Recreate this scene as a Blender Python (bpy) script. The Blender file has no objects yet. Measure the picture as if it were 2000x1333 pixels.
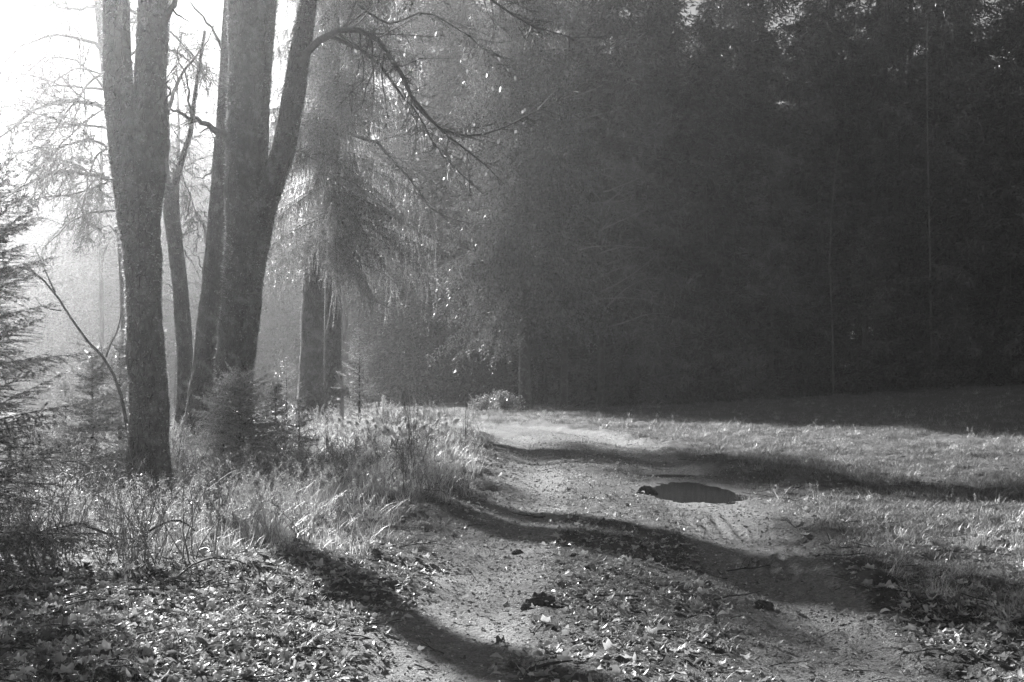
import bpy, math, random
import numpy as np
from mathutils import Vector

# ------------------------------------------------------------------ camera, world, sun, exposure
SC = bpy.context.scene
COL = SC.collection
CAMZ, FPX, HOR = 1.5, 2778.0, 735.0           # eye height (m), focal length and horizon of the 2000 px frame
cam = bpy.data.cameras.new('camera'); camo = bpy.data.objects.new('camera', cam); COL.objects.link(camo)
cam.sensor_width = 36.0; cam.lens = 50.0; cam.clip_start = 0.05; cam.clip_end = 3000
cam.shift_y = (HOR - 666.5) / 2000.0
camo.location = (0, 0, CAMZ); camo.rotation_euler = (math.radians(90), 0, 0)
SC.camera = camo

AZ, EL = math.radians(26.0), math.radians(20.5)        # sun: 26 deg left of the view axis, low
SUN = Vector((-math.sin(AZ) * math.cos(EL), math.cos(AZ) * math.cos(EL), math.sin(EL)))
W = bpy.data.worlds.new('World'); SC.world = W; W.use_nodes = True
nt = W.node_tree; nt.nodes.clear()
o_ = nt.nodes.new('ShaderNodeOutputWorld'); b_ = nt.nodes.new('ShaderNodeBackground')
sk = nt.nodes.new('ShaderNodeTexSky'); sk.sky_type = 'NISHITA'; sk.sun_disc = False
sk.air_density = 0.5; sk.dust_density = 0.1; sk.sun_elevation = EL; sk.sun_rotation = -AZ
bw = nt.nodes.new('ShaderNodeRGBToBW')
nt.links.new(sk.outputs[0], bw.inputs[0]); nt.links.new(bw.outputs[0], b_.inputs[0]); nt.links.new(b_.outputs[0], o_.inputs[0])
b_.inputs[1].default_value = 0.05
sl = bpy.data.lights.new('sun', 'SUN'); sl.energy = 5.0; sl.angle = math.radians(1.1); sl.color = (1, 1, 1)
so = bpy.data.objects.new('sun', sl); COL.objects.link(so)
so.rotation_euler = (-SUN).to_track_quat('-Z', 'Y').to_euler()
so.location = (-30, 60, 60)
SC.view_settings.view_transform = 'Standard'; SC.view_settings.look = 'None'
SC.view_settings.exposure = 1.55; SC.view_settings.gamma = 1.0; SC.view_settings.use_curve_mapping = False
SC.render.engine = 'CYCLES'
SC.cycles.max_bounces = 5; SC.cycles.diffuse_bounces = 3; SC.cycles.glossy_bounces = 2
SC.cycles.transmission_bounces = 3; SC.cycles.transparent_max_bounces = 4; SC.cycles.volume_bounces = 1
SC.cycles.use_denoising = True
HAZE_DENSITY, HAZE_G = 0.00095, 0.88

# ------------------------------------------------------------------ helpers
def rs(seed): return np.random.default_rng(seed)
def smooth(t):
    t = np.clip(t, 0, 1); return t * t * (3 - 2 * t)
def _h(ix, iy, iz, seed):
    n = (ix.astype(np.int64) * 374761393 + iy.astype(np.int64) * 668265263 + iz.astype(np.int64) * 2147483647 + seed * 974711) & 0xffffffff
    n = ((n ^ (n >> 13)) * 1274126177) & 0xffffffff
    n = ((n ^ (n >> 16)) * 2246822519) & 0xffffffff
    return ((n ^ (n >> 15)) & 0xffff) / 65535.0
def vnoise(x, y, z=0.0, seed=0):
    x, y, z = np.broadcast_arrays(np.asarray(x, float), np.asarray(y, float), np.asarray(z, float))
    ix, iy, iz = np.floor(x), np.floor(y), np.floor(z)
    fx, fy, fz = [f * f * (3 - 2 * f) for f in (x - ix, y - iy, z - iz)]
    r = 0
    for a in (0, 1):
        for b in (0, 1):
            for c in (0, 1):
                w = (fx if a else 1 - fx) * (fy if b else 1 - fy) * (fz if c else 1 - fz)
                r = r + w * _h(ix + a, iy + b, iz + c, seed)
    return r * 2 - 1
def fbm(x, y, z=0.0, seed=0, oct=3):
    r, a, f = 0, 1.0, 1.0
    for k in range(oct):
        r = r + a * vnoise(x * f, y * f, np.asarray(z) * f, seed + k); a *= 0.5; f *= 2.03
    return r
def P(px, py, D):                                      # a point of the place at depth D
    return np.array([(px - 1000) / FPX * D, D, CAMZ + (HOR - py) / FPX * D])

def make_mesh(name, V, polys, mats, smooth_shade=False, attrs=None, mat_idx=None):
    """polys: list of (n,k) int arrays"""
    me = bpy.data.meshes.new(name)
    V = np.asarray(V, np.float32)
    polys = [np.asarray(p, np.int32) for p in polys if len(p)]
    me.vertices.add(len(V)); me.vertices.foreach_set('co', V.ravel())
    loops = np.concatenate([p.ravel() for p in polys])
    tot = np.concatenate([np.full(len(p), p.shape[1], np.int32) for p in polys])
    start = np.concatenate([[0], np.cumsum(tot)[:-1]]).astype(np.int32)
    me.loops.add(len(loops)); me.loops.foreach_set('vertex_index', loops)
    me.polygons.add(len(tot)); me.polygons.foreach_set('loop_start', start); me.polygons.foreach_set('loop_total', tot)
    if smooth_shade: me.polygons.foreach_set('use_smooth', np.ones(len(tot), bool))
    if mat_idx is not None: me.polygons.foreach_set('material_index', mat_idx)
    for m in mats: me.materials.append(m)
    for k, a in (attrs or {}).items():
        at = me.attributes.new(k, 'FLOAT', 'POINT'); at.data.foreach_set('value', np.asarray(a, np.float32))
    me.update(calc_edges=True)
    return me
def tag(o, label=None, cat=None, group=None, kind=None):
    if label: o['label'] = label
    if cat: o['category'] = cat
    if group: o['group'] = group
    if kind: o['kind'] = kind
    return o
def obj(name, me, parent=None, loc=None):
    o = bpy.data.objects.new(name, me); COL.objects.link(o)
    if parent is not None: o.parent = parent
    if loc is not None: o.location = loc
    return o
def empty(name, loc=(0, 0, 0), rz=0.0):
    o = bpy.data.objects.new(name, None); COL.objects.link(o)
    o.location = loc; o.rotation_euler = (0, 0, rz); o.empty_display_size = 0.2
    return o

class MB:
    """collects geometry: triangles, quads and batches of tubes"""
    def __init__(s): s.V = []; s.T = []; s.Q = []; s.n = 0; s.pl = {}; s.tone = []
    def add(s, V, T=None, Q=None):
        V = np.asarray(V, float).reshape(-1, 3)
        if T is not None and len(T): s.T.append(np.asarray(T, int).reshape(-1, 3) + s.n)
        if Q is not None and len(Q): s.Q.append(np.asarray(Q, int).reshape(-1, 4) + s.n)
        s.V.append(V); s.n += len(V)
    def line(s, pts, rad, sides=4):
        pts = np.asarray(pts, float); s.pl.setdefault((len(pts), sides), []).append((pts, np.asarray(rad, float)))
    def flush(s):
        for (n, k), L in s.pl.items():
            A = np.stack([l[0] for l in L]); R = np.stack([l[1] for l in L]); m = len(L)
            T = np.gradient(A, axis=1); T /= np.linalg.norm(T, axis=2, keepdims=True) + 1e-9
            ref = np.where(np.abs(T[:, :1, 2:3]) > 0.8, np.array([[[1., 0.2, 0]]]), np.array([[[0, 0.1, 1.]]]))
            U = np.cross(T, np.broadcast_to(ref, T.shape)); U /= np.linalg.norm(U, axis=2, keepdims=True) + 1e-9
            Wv = np.cross(T, U)
            an = np.arange(k) / k * 2 * np.pi
            V = A[:, :, None] + R[:, :, None, None] * (np.cos(an)[None, None, :, None] * U[:, :, None] + np.sin(an)[None, None, :, None] * Wv[:, :, None])
            i = np.arange(n - 1)[:, None] * k; j = np.arange(k)[None]; j2 = (j + 1) % k
            q = np.stack([i + j, i + j2, i + k + j2, i + k + j], -1).reshape(-1, 4)
            Q = (q[None] + (np.arange(m) * n * k)[:, None, None]).reshape(-1, 4)
            s.add(V.reshape(-1, 3), Q=Q)
        s.pl = {}
    def mesh(s, name, mats, smooth_shade=False):
        s.flush()
        return make_mesh(name, np.concatenate(s.V), s.T and [np.concatenate(s.T)] + ([np.concatenate(s.Q)] if s.Q else []) or [np.concatenate(s.Q)], mats, smooth_shade, {'tone': np.concatenate(s.tone)} if s.tone else None)

# ------------------------------------------------------------------ materials (greys: the photograph is black and white)
def mat(name):
    m = bpy.data.materials.new(name); m.use_nodes = True; m.node_tree.nodes.clear()
    return m, m.node_tree.nodes, m.node_tree.links
def out(N, L, sh):
    o = N.new('ShaderNodeOutputMaterial'); L.new(sh, o.inputs[0]); return o
def ramp(N, L, src, stops):
    r = N.new('ShaderNodeValToRGB'); e = r.color_ramp.elements
    while len(e) < len(stops): e.new(0.5)
    for el, (p, v) in zip(e, stops): el.position = p; el.color = (v, v, v, 1)
    L.new(src, r.inputs[0]); return r.outputs[0]
def noise(N, L, scale, detail=4, rough=0.6, vec=None, dims='3D'):
    n = N.new('ShaderNodeTexNoise'); n.inputs['Scale'].default_value = scale; n.inputs['Detail'].default_value = detail
    n.inputs['Roughness'].default_value = rough
    if vec is not None: L.new(vec, n.inputs['Vector'])
    return n.outputs[0]
def math_(N, L, op, a, b=None, clamp=False):
    m = N.new('ShaderNodeMath'); m.operation = op; m.use_clamp = clamp
    for i, v in enumerate((a, b)):
        if v is None: continue
        if isinstance(v, (int, float)): m.inputs[i].default_value = v
        else: L.new(v, m.inputs[i])
    return m.outputs[0]
def mixf(N, L, f, a, b):
    m = N.new('ShaderNodeMix'); m.data_type = 'FLOAT'
    for i, v in ((0, f), (2, a), (3, b)):
        if isinstance(v, (int, float)): m.inputs[i].default_value = v
        else: L.new(v, m.inputs[i])
    return m.outputs[0]
def bump(N, L, h, strength, dist):
    b = N.new('ShaderNodeBump'); b.inputs['Strength'].default_value = strength; b.inputs['Distance'].default_value = dist
    L.new(h, b.inputs['Height']); return b.outputs[0]
def objvec(N, L, scale=None):
    t = N.new('ShaderNodeTexCoord')
    if scale is None: return t.outputs['Object']
    m = N.new('ShaderNodeMapping'); m.inputs['Scale'].default_value = scale; L.new(t.outputs['Object'], m.inputs[0]); return m.outputs[0]

def bark_mat(name, lo, hi, lichen, stretch=0.45):
    m, N, L = mat(name)
    v = objvec(N, L); vs = objvec(N, L, (1, 1, stretch))
    g = noise(N, L, 30, 8, 0.75, vs); f = noise(N, L, 110, 4, 0.7, v); big = noise(N, L, 4.5, 8, 0.75, v); mid = noise(N, L, 11, 6, 0.7, v)
    vo = N.new('ShaderNodeTexVoronoi'); vo.feature = 'DISTANCE_TO_EDGE'; vo.inputs['Scale'].default_value = 17; L.new(vs, vo.inputs['Vector'])
    crack = ramp(N, L, vo.outputs[0], [(0.0, 0.25), (0.12, 1.0)])
    c = ramp(N, L, math_(N, L, 'ADD', math_(N, L, 'MULTIPLY', g, 0.6), math_(N, L, 'MULTIPLY', mid, 0.4)), [(0.36, lo), (0.52, (lo + hi) * 0.45), (0.66, hi)])
    c = math_(N, L, 'MULTIPLY', c, crack); st_ = noise(N, L, 2.2, 5, 0.7, v)
    c = math_(N, L, 'MULTIPLY', c, ramp(N, L, st_, [(0.38, 0.45), (0.62, 1.25)]))
    li = ramp(N, L, big, [(0.53, 0), (0.62, 0.9)]); li2 = math_(N, L, 'MULTIPLY', li, ramp(N, L, f, [(0.40, 0.05), (0.62, 1)]))
    c = mixf(N, L, li2, c, lichen)
    p = N.new('ShaderNodeBsdfPrincipled'); L.new(c, p.inputs['Base Color']); p.inputs['Roughness'].default_value = 0.85
    p.inputs['Specular IOR Level'].default_value = 0.25
    p.inputs['Sheen Weight'].default_value = 0.25; p.inputs['Sheen Roughness'].default_value = 0.3
    h = math_(N, L, 'ADD', math_(N, L, 'ADD', g, math_(N, L, 'MULTIPLY', f, 0.5)), math_(N, L, 'MULTIPLY', crack, 0.5))
    L.new(bump(N, L, h, 1.0, 0.05), p.inputs['Normal']); out(N, L, p.outputs[0]); return m
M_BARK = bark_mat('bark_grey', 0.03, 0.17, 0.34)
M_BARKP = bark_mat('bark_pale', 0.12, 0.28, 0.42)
M_BARKS = bark_mat('bark_spruce', 0.03, 0.10, 0.18, 0.6)

def leafy(name, lo, hi, trans, gloss=0.12, rough=0.45, tlo=None, thi=None, island=True, ow=0.0, mid=0.6):
    m, N, L = mat(name)
    if island:
        g = N.new('ShaderNodeNewGeometry'); r = g.outputs['Random Per Island']
        oi = N.new('ShaderNodeObjectInfo')
        r = math_(N, L, 'FRACT', math_(N, L, 'ADD', r, math_(N, L, 'MULTIPLY', oi.outputs['Random'], 7.3)))
        if ow:
            at = N.new('ShaderNodeAttribute'); at.attribute_name = 'tone'
            r = math_(N, L, 'ADD', math_(N, L, 'MULTIPLY', oi.outputs['Random'], ow), math_(N, L, 'MULTIPLY', at.outputs['Fac'], 1 - ow))
    else:
        r = N.new('ShaderNodeObjectInfo').outputs['Random']
    c = ramp(N, L, r, [(0, lo), (0.6, lo + (hi - lo) * mid), (1, hi)]); ct = ramp(N, L, r, [(0, tlo or lo * 1.1), (0.6, (tlo or lo * 1.1) + ((thi or hi * 1.1) - (tlo or lo * 1.1)) * mid), (1, thi or hi * 1.1)])
    d = N.new('ShaderNodeBsdfDiffuse'); L.new(c, d.inputs[0])
    t = N.new('ShaderNodeBsdfTranslucent'); L.new(ct, t.inputs[0])
    x = N.new('ShaderNodeMixShader'); x.inputs[0].default_value = trans; L.new(d.outputs[0], x.inputs[1]); L.new(t.outputs[0], x.inputs[2])
    gl = N.new('ShaderNodeBsdfGlossy'); gl.inputs['Roughness'].default_value = rough; gl.inputs[0].default_value = (1, 1, 1, 1)
    fr = N.new('ShaderNodeFresnel'); fr.inputs[0].default_value = 1.4
    y = N.new('ShaderNodeMixShader'); L.new(math_(N, L, 'MULTIPLY', fr.outputs[0], gloss * 4, True), y.inputs[0])
    L.new(x.outputs[0], y.inputs[1]); L.new(gl.outputs[0], y.inputs[2]); out(N, L, y.outputs[0]); return m
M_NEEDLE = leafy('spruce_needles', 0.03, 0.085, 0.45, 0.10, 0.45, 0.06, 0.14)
M_NEEDLEF = leafy('forest_needles', 0.01, 0.20, 0.2, 0.03, 0.5, 0.01, 0.06, ow=0.5, mid=0.4)
M_GRASS = leafy('dry_grass', 0.16, 0.78, 0.45, 0.08, 0.5)
M_TURF = leafy('meadow_grass', 0.08, 0.37, 0.40, 0.02, 0.5)
M_LEAF = leafy('fallen_leaves', 0.06, 0.72, 0.30, 0.04, 0.45, mid=0.5)
M_NEEDLE_LIT = leafy('dewy_lit_needles', 0.03, 0.16, 0.5, 0.10, 0.4, 0.06, 0.40, ow=0.25)  # lit copy of the spruce needles: dewy, with backlight put into the paler tones
M_MOSS = leafy('pale_lichen', 0.10, 0.5, 0.6, 0.0, 0.6)
M_YOUNG_LIT = leafy('young_lit_needles', 0.04, 0.26, 0.5, 0.10, 0.4, 0.08, 0.5, ow=0.15)  # sapling needles, coloured brighter still to look sunlit
M_HUNG = leafy('hanging_leaves', 0.12, 0.30, 0.5, 0.10, 0.45)
M_PLUME = leafy('seed_plumes', 0.35, 0.6, 0.5, 0.02, 0.6)

def plain(name, lo, hi, scale, rough=0.8, spec=0.3, bs=0.6, bd=0.01):
    m, N, L = mat(name); v = objvec(N, L)
    n = noise(N, L, scale, 5, 0.65, v); c = ramp(N, L, n, [(0.3, lo), (0.7, hi)])
    p = N.new('ShaderNodeBsdfPrincipled'); L.new(c, p.inputs['Base Color']); p.inputs['Roughness'].default_value = rough
    p.inputs['Specular IOR Level'].default_value = spec
    L.new(bump(N, L, n, bs, bd), p.inputs['Normal']); out(N, L, p.outputs[0]); return m
M_TWIG = plain('twig_bark', 0.05, 0.13, 30, 0.7, 0.4)
M_TWIGP = plain('twig_pale', 0.14, 0.26, 30, 0.65, 0.45)
M_BIRCH = plain('birch_bark', 0.05, 0.20, 7, 0.7)
M_STICK = plain('dead_stick', 0.03, 0.09, 40, 0.75)
M_POST = plain('weathered_wood', 0.25, 0.42, 25, 0.75)
M_CLOD = plain('earth_clod', 0.05, 0.18, 40, 0.9, 0.2, 1.0, 0.02)
M_STONE = plain('gravel_stone', 0.16, 0.34, 60, 0.8)
M_STEM = plain('dry_stem', 0.06, 0.14, 30, 0.8)

def ground_mat():
    m, N, L = mat('ground_soil'); v = objvec(N, L)
    def att(n):
        a = N.new('ShaderNodeAttribute'); a.attribute_name = n; return a.outputs['Fac']
    tr, li = att('track'), att('litter')
    n1 = noise(N, L, 2.5, 6, 0.65, v); n2 = noise(N, L, 28, 6, 0.7, v); n3 = noise(N, L, 120, 3, 0.6, v)
    vo = N.new('ShaderNodeTexVoronoi'); vo.inputs['Scale'].default_value = 55; L.new(v, vo.inputs['Vector'])
    soil = ramp(N, L, n2, [(0.3, 0.035), (0.7, 0.14)])
    grav = ramp(N, L, math_(N, L, 'ADD', math_(N, L, 'MULTIPLY', n2, 0.6), math_(N, L, 'MULTIPLY', n3, 0.4)), [(0.36, 0.10), (0.50, 0.28), (0.64, 0.52)])
    grav = math_(N, L, 'MULTIPLY', grav, ramp(N, L, n1, [(0.3, 0.75), (0.7, 1.1)]))
    grass = ramp(N, L, n2, [(0.3, 0.07), (0.7, 0.22)])
    edge = math_(N, L, 'ADD', tr, math_(N, L, 'MULTIPLY', math_(N, L, 'SUBTRACT', n2, 0.5), 0.9), True)
    c = mixf(N, L, li, grass, soil); c = mixf(N, L, ramp(N, L, edge, [(0.35, 0), (0.65, 1)]), c, grav)
    p = N.new('ShaderNodeBsdfPrincipled'); L.new(c, p.inputs['Base Color']); p.inputs['Roughness'].default_value = 0.82
    p.inputs['Specular IOR Level'].default_value = 0.35
    h = math_(N, L, 'ADD', n2, math_(N, L, 'ADD', math_(N, L, 'MULTIPLY', n3, 0.35), math_(N, L, 'MULTIPLY', vo.outputs[0], -0.35)))
    L.new(bump(N, L, h, 1.0, 0.05), p.inputs['Normal']); out(N, L, p.outputs[0]); return m
M_GROUND = ground_mat()
def water_mat():
    m, N, L = mat('puddle_water'); v = objvec(N, L)
    p = N.new('ShaderNodeBsdfPrincipled'); p.inputs['Base Color'].default_value = (0.05, 0.05, 0.05, 1)
    p.inputs['Roughness'].default_value = 0.04; p.inputs['IOR'].default_value = 1.33
    L.new(bump(N, L, noise(N, L, 6, 2, 0.5, v), 0.05, 0.01), p.inputs['Normal']); out(N, L, p.outputs[0]); return m
M_WATER = water_mat()

# ------------------------------------------------------------------ terrain
_cy = np.array([-60, -20, 0, 7, 9, 11.4, 15.7, 20, 25, 31, 36, 40, 43.5, 46.5, 49, 51, 53, 55, 100])
_cx = np.array([-1.5, -0.6, 0.15, 0.6, 0.74, 0.92, 1.2, 1.38, 1.5, 1.4, 1.0, 0.2, -1.5, -4.5, -9, -15, -23, -32, -240])
_yy = np.linspace(-60, 100, 801); _cc = np.interp(_yy, _cy, _cx)
_k = np.exp(-np.linspace(-2, 2, 21) ** 2); _k /= _k.sum(); _cc = np.convolve(np.pad(_cc, 10, 'edge'), _k, 'valid')
def cpath(y): return np.interp(y, _yy, _cc)
_nn = np.sqrt(1 + np.gradient(_cc, _yy) ** 2)
def udist(x, y): return (x - cpath(y)) / np.interp(y, _yy, _nn)      # distance from the middle of the track, right positive
PUD = ((2.40, 18.9, 0.62, 1.75), (2.42, 22.0, 0.46, 0.40))
def H(x, y, fine=True):
    x = np.asarray(x, float); y = np.asarray(y, float)
    u = udist(x, y); a = np.abs(u)
    on = smooth((98 - y) / 20)
    z = 1.15 * smooth((x - 4) / 23) * smooth((y - 18) / 48)
    z = z - 0.9 * smooth((-x - 7) / 16) * smooth((y - 8) / 25)
    z = z - 0.5 * smooth((-x - 2) / 10) * smooth((y - 34) / 30)
    wob = 0.25 * vnoise(y * 0.9, 3.1, 0, 41)
    z = z + on * (0.022 * np.exp(-(u / 0.5) ** 2) - 0.060 * np.exp(-((a - 1.08 - 0.12 * wob) / 0.36) ** 2))
    z = z + on * (0.10 * smooth((-u - 1.55 + wob) / 0.8) + 0.05 * smooth((u - 1.55 + wob) / 0.5))
    off = smooth((a - 1.2) / 0.8)
    z = z + (0.012 + 0.05 * off) * fbm(x * 0.55, y * 0.55, 0, 5, 2)
    if fine:
        tr = np.exp(-((a - 1.08) / 0.42) ** 2)
        z = z + (0.012 + 0.03 * off) * fbm(x * 2.6, y * 2.6, 0, 11, 2) + (0.015 - 0.006 * tr) * fbm(x * 10, y * 10, 0, 17, 3)
        z = z + 0.05 * smooth((fbm(x * 1.3, y * 1.3, 0, 23, 2) - 0.3) / 0.5) * np.exp(-((a - 1.75) / 0.4) ** 2)
        tread = np.exp(-((u - 1.15) / 0.33) ** 2) * smooth((y - 7.5) / 2) * smooth((18 - y) / 2)
        z = z + tread * 0.022 * np.sin(u * 42 + 0.8 * vnoise(y, 0, 0, 3)) * (vnoise(x * 2, y * 1.2, 0, 9) > -0.35)
    for (cx, cy, rx, ry) in PUD:
        d = np.sqrt(((x - cx) / rx) ** 2 + ((y - cy) / ry) ** 2) * (1 + 0.16 * vnoise(x * 3, y * 1.6, 0, 31) + 0.08 * vnoise(x * 9, y * 6, 0, 32))
        f = smooth((2.6 - d) / 1.4); z = z * (1 - f) + f * (-0.030 - 0.030 * smooth((1.25 - d) / 0.55) + 0.006 * fbm(x * 9, y * 9, 0, 17, 2))
    return z
def gz(x, y): return float(H(np.array([x]), np.array([y]))[0])

us = np.linspace(-1, 1, 461); t_out = np.linspace(0, 1, 26)[1:]
rows = np.concatenate([np.linspace(-60, 3.5, 40), 4 * np.exp(np.arange(0, 391) * 0.0060), np.geomspace(42, 320, 70)])
Yg = rows[:, None]
w_ = 3 + 0.40 * np.maximum(rows, 0)[:, None]
mid = us[None] * w_
right = w_ + (320 - w_) * t_out[None] ** 2.2
Xg = np.concatenate([-right[:, ::-1], mid, right], 1); Yg = np.broadcast_to(Yg, Xg.shape)
Zg = H(Xg, Yg)
nr, nc = Xg.shape
ug = udist(Xg, Yg); ag = np.abs(ug)
onp = smooth((98 - Yg) / 15)
trk = onp * np.maximum(np.exp(-((ag - 1.08) / 0.52) ** 4), 0.22 * np.exp(-(ug / 0.75) ** 4) + 0.35 * smooth((Yg - 14) / 12) * np.exp(-(ug / 1.2) ** 4))
lit = np.clip(smooth((1.6 - ag) / 0.5) + smooth((15 - Yg) / 7) * smooth((4.5 - ag) / 2.5) + smooth((Yg - 66 + 0.2 * Xg) / 6) * smooth((Xg + 22) / 6), 0, 1)
GV = np.stack([Xg, Yg, Zg], -1).reshape(-1, 3)
i = np.arange(nr - 1)[:, None] * nc; j = np.arange(nc - 1)[None]
GQ = np.stack([i + j, i + j + 1, i + nc + j + 1, i + nc + j], -1).reshape(-1, 4)
cen = GV[GQ].mean(1); onroad = (np.abs(udist(cen[:, 0], cen[:, 1])) < 1.75 + 0.25 * vnoise(cen[:, 1] * 1.7, cen[:, 0] * .3, 0, 77)) & (cen[:, 1] < 96)
def sub_mesh(name, sel):
    q = GQ[sel]; uq, inv = np.unique(q, return_inverse=True)
    return make_mesh(name, GV[uq], [inv.reshape(-1, 4)], [M_GROUND], True, {'track': trk.ravel()[uq], 'litter': lit.ravel()[uq]})
ground = obj('ground', sub_mesh('ground', ~onroad)); tag(ground, 'rough grassy forest ground and meadow on both sides of the track', 'ground', kind='structure')
track = obj('dirt_track', sub_mesh('dirt_track', onroad)); tag(track, 'muddy two rut dirt track strewn with dead leaves', 'path', kind='structure')
for k, (cx, cy, rx, ry) in enumerate(PUD):
    an = np.linspace(0, 2 * np.pi, 48, endpoint=False)
    V = np.stack([cx + rx * 1.45 * np.cos(an), cy + ry * 1.45 * np.sin(an), np.full(48, -0.044 if k == 0 else -0.046)], -1)
    V = np.vstack([[cx, cy, V[0, 2]], V]); T = np.stack([np.zeros(48, int), 1 + np.arange(48), 1 + (np.arange(48) + 1) % 48], -1)
    o = obj('puddle', make_mesh('puddle', V, [T], [M_WATER]))
    tag(o, ['large dark rain puddle in the right wheel rut', 'narrow rain puddle just beyond the large one in the wheel rut'][k], 'puddle', kind='structure')

# ------------------------------------------------------------------ scatter by geometry nodes (for stuff nobody could count)
def source(meshes, name):
    c = bpy.data.collections.new(name)
    for k, m in enumerate(meshes): c.objects.link(bpy.data.objects.new('%s_%02d' % (name, k), m))
    return c
def scatter(name, pts, rot, scl, meshes, label, cat, parent=None):
    me = bpy.data.meshes.new(name); me.vertices.add(len(pts)); me.vertices.foreach_set('co', np.asarray(pts, np.float32).ravel())
    a = me.attributes.new('rot', 'FLOAT_VECTOR', 'POINT'); a.data.foreach_set('vector', np.asarray(rot, np.float32).ravel())
    a = me.attributes.new('scl', 'FLOAT', 'POINT'); a.data.foreach_set('value', np.asarray(scl, np.float32))
    a = me.attributes.new('idx', 'INT', 'POINT'); a.data.foreach_set('value', rs(len(pts)).integers(0, len(meshes), len(pts)).astype(np.int32))
    o = obj(name, me, parent)
    g = bpy.data.node_groups.new(name, 'GeometryNodeTree')
    g.interface.new_socket('Geometry', in_out='INPUT', socket_type='NodeSocketGeometry')
    g.interface.new_socket('Geometry', in_out='OUTPUT', socket_type='NodeSocketGeometry')
    N, L = g.nodes, g.links
    gi, go = N.new('NodeGroupInput'), N.new('NodeGroupOutput')
    ci = N.new('GeometryNodeCollectionInfo'); ci.inputs['Collection'].default_value = source(meshes, name)
    ci.inputs['Separate Children'].default_value = True; ci.inputs['Reset Children'].default_value = True
    ip = N.new('GeometryNodeInstanceOnPoints'); ip.inputs['Pick Instance'].default_value = True
    def na(n, t):
        q = N.new('GeometryNodeInputNamedAttribute'); q.data_type = t; q.inputs['Name'].default_value = n; return q.outputs['Attribute']
    L.new(gi.outputs[0], ip.inputs['Points']); L.new(ci.outputs[0], ip.inputs['Instance'])
    L.new(na('idx', 'INT'), ip.inputs['Instance Index']); L.new(na('rot', 'FLOAT_VECTOR'), ip.inputs['Rotation']); L.new(na('scl', 'FLOAT'), ip.inputs['Scale'])
    L.new(ip.outputs[0], go.inputs[0])
    md = o.modifiers.new('scatter', 'NODES'); md.node_group = g
    tag(o, label, None if parent else cat, kind='stuff')
    return o

# ------------------------------------------------------------------ plant kit
def needles(mb, p0, d0, L, sag, spacing, nl, nw, rng, spread=1.0, flat=1.0, tone=None):
    """needle-clad twigs: p(t)=p0+d0*L*t-(0,0,sag)*t^2"""
    cnt = np.maximum((L / spacing).astype(int), 2); tot = cnt.sum()
    idx = np.repeat(np.arange(len(L)), cnt); st = np.concatenate([[0], np.cumsum(cnt)[:-1]])
    t = (np.arange(tot) - st[idx] + rng.random(tot)) / cnt[idx]
    Lx = L[idx][:, None]; S = sag[idx]
    p = p0[idx] + d0[idx] * Lx * t[:, None]; p[:, 2] -= S * t * t
    T = d0[idx] * Lx; T[:, 2] -= 2 * S * t; T /= np.linalg.norm(T, axis=1, keepdims=True) + 1e-9
    R = rng.normal(size=(tot, 3)) * [1, 1, flat]; R -= (R * T).sum(1, keepdims=True) * T; R /= np.linalg.norm(R, axis=1, keepdims=True) + 1e-9
    ln = nl * (0.7 + 0.6 * rng.random(tot))[:, None] * (1 - 0.35 * t[:, None])
    ap = p + ln * (0.62 * T + spread * 0.75 * R)
    wd = nw * 0.5 * np.cross(T, R) if nw > nl * 0.12 else nw * 0.5 * T
    V = np.stack([p - wd, p + wd, ap], 1).reshape(-1, 3)
    mb.add(V, T=np.arange(tot * 3).reshape(-1, 3))
    if tone is not None: mb.tone.append(np.repeat(np.clip(tone[idx] + 0.12 * rng.normal(size=tot), 0, 1), 3))

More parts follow.
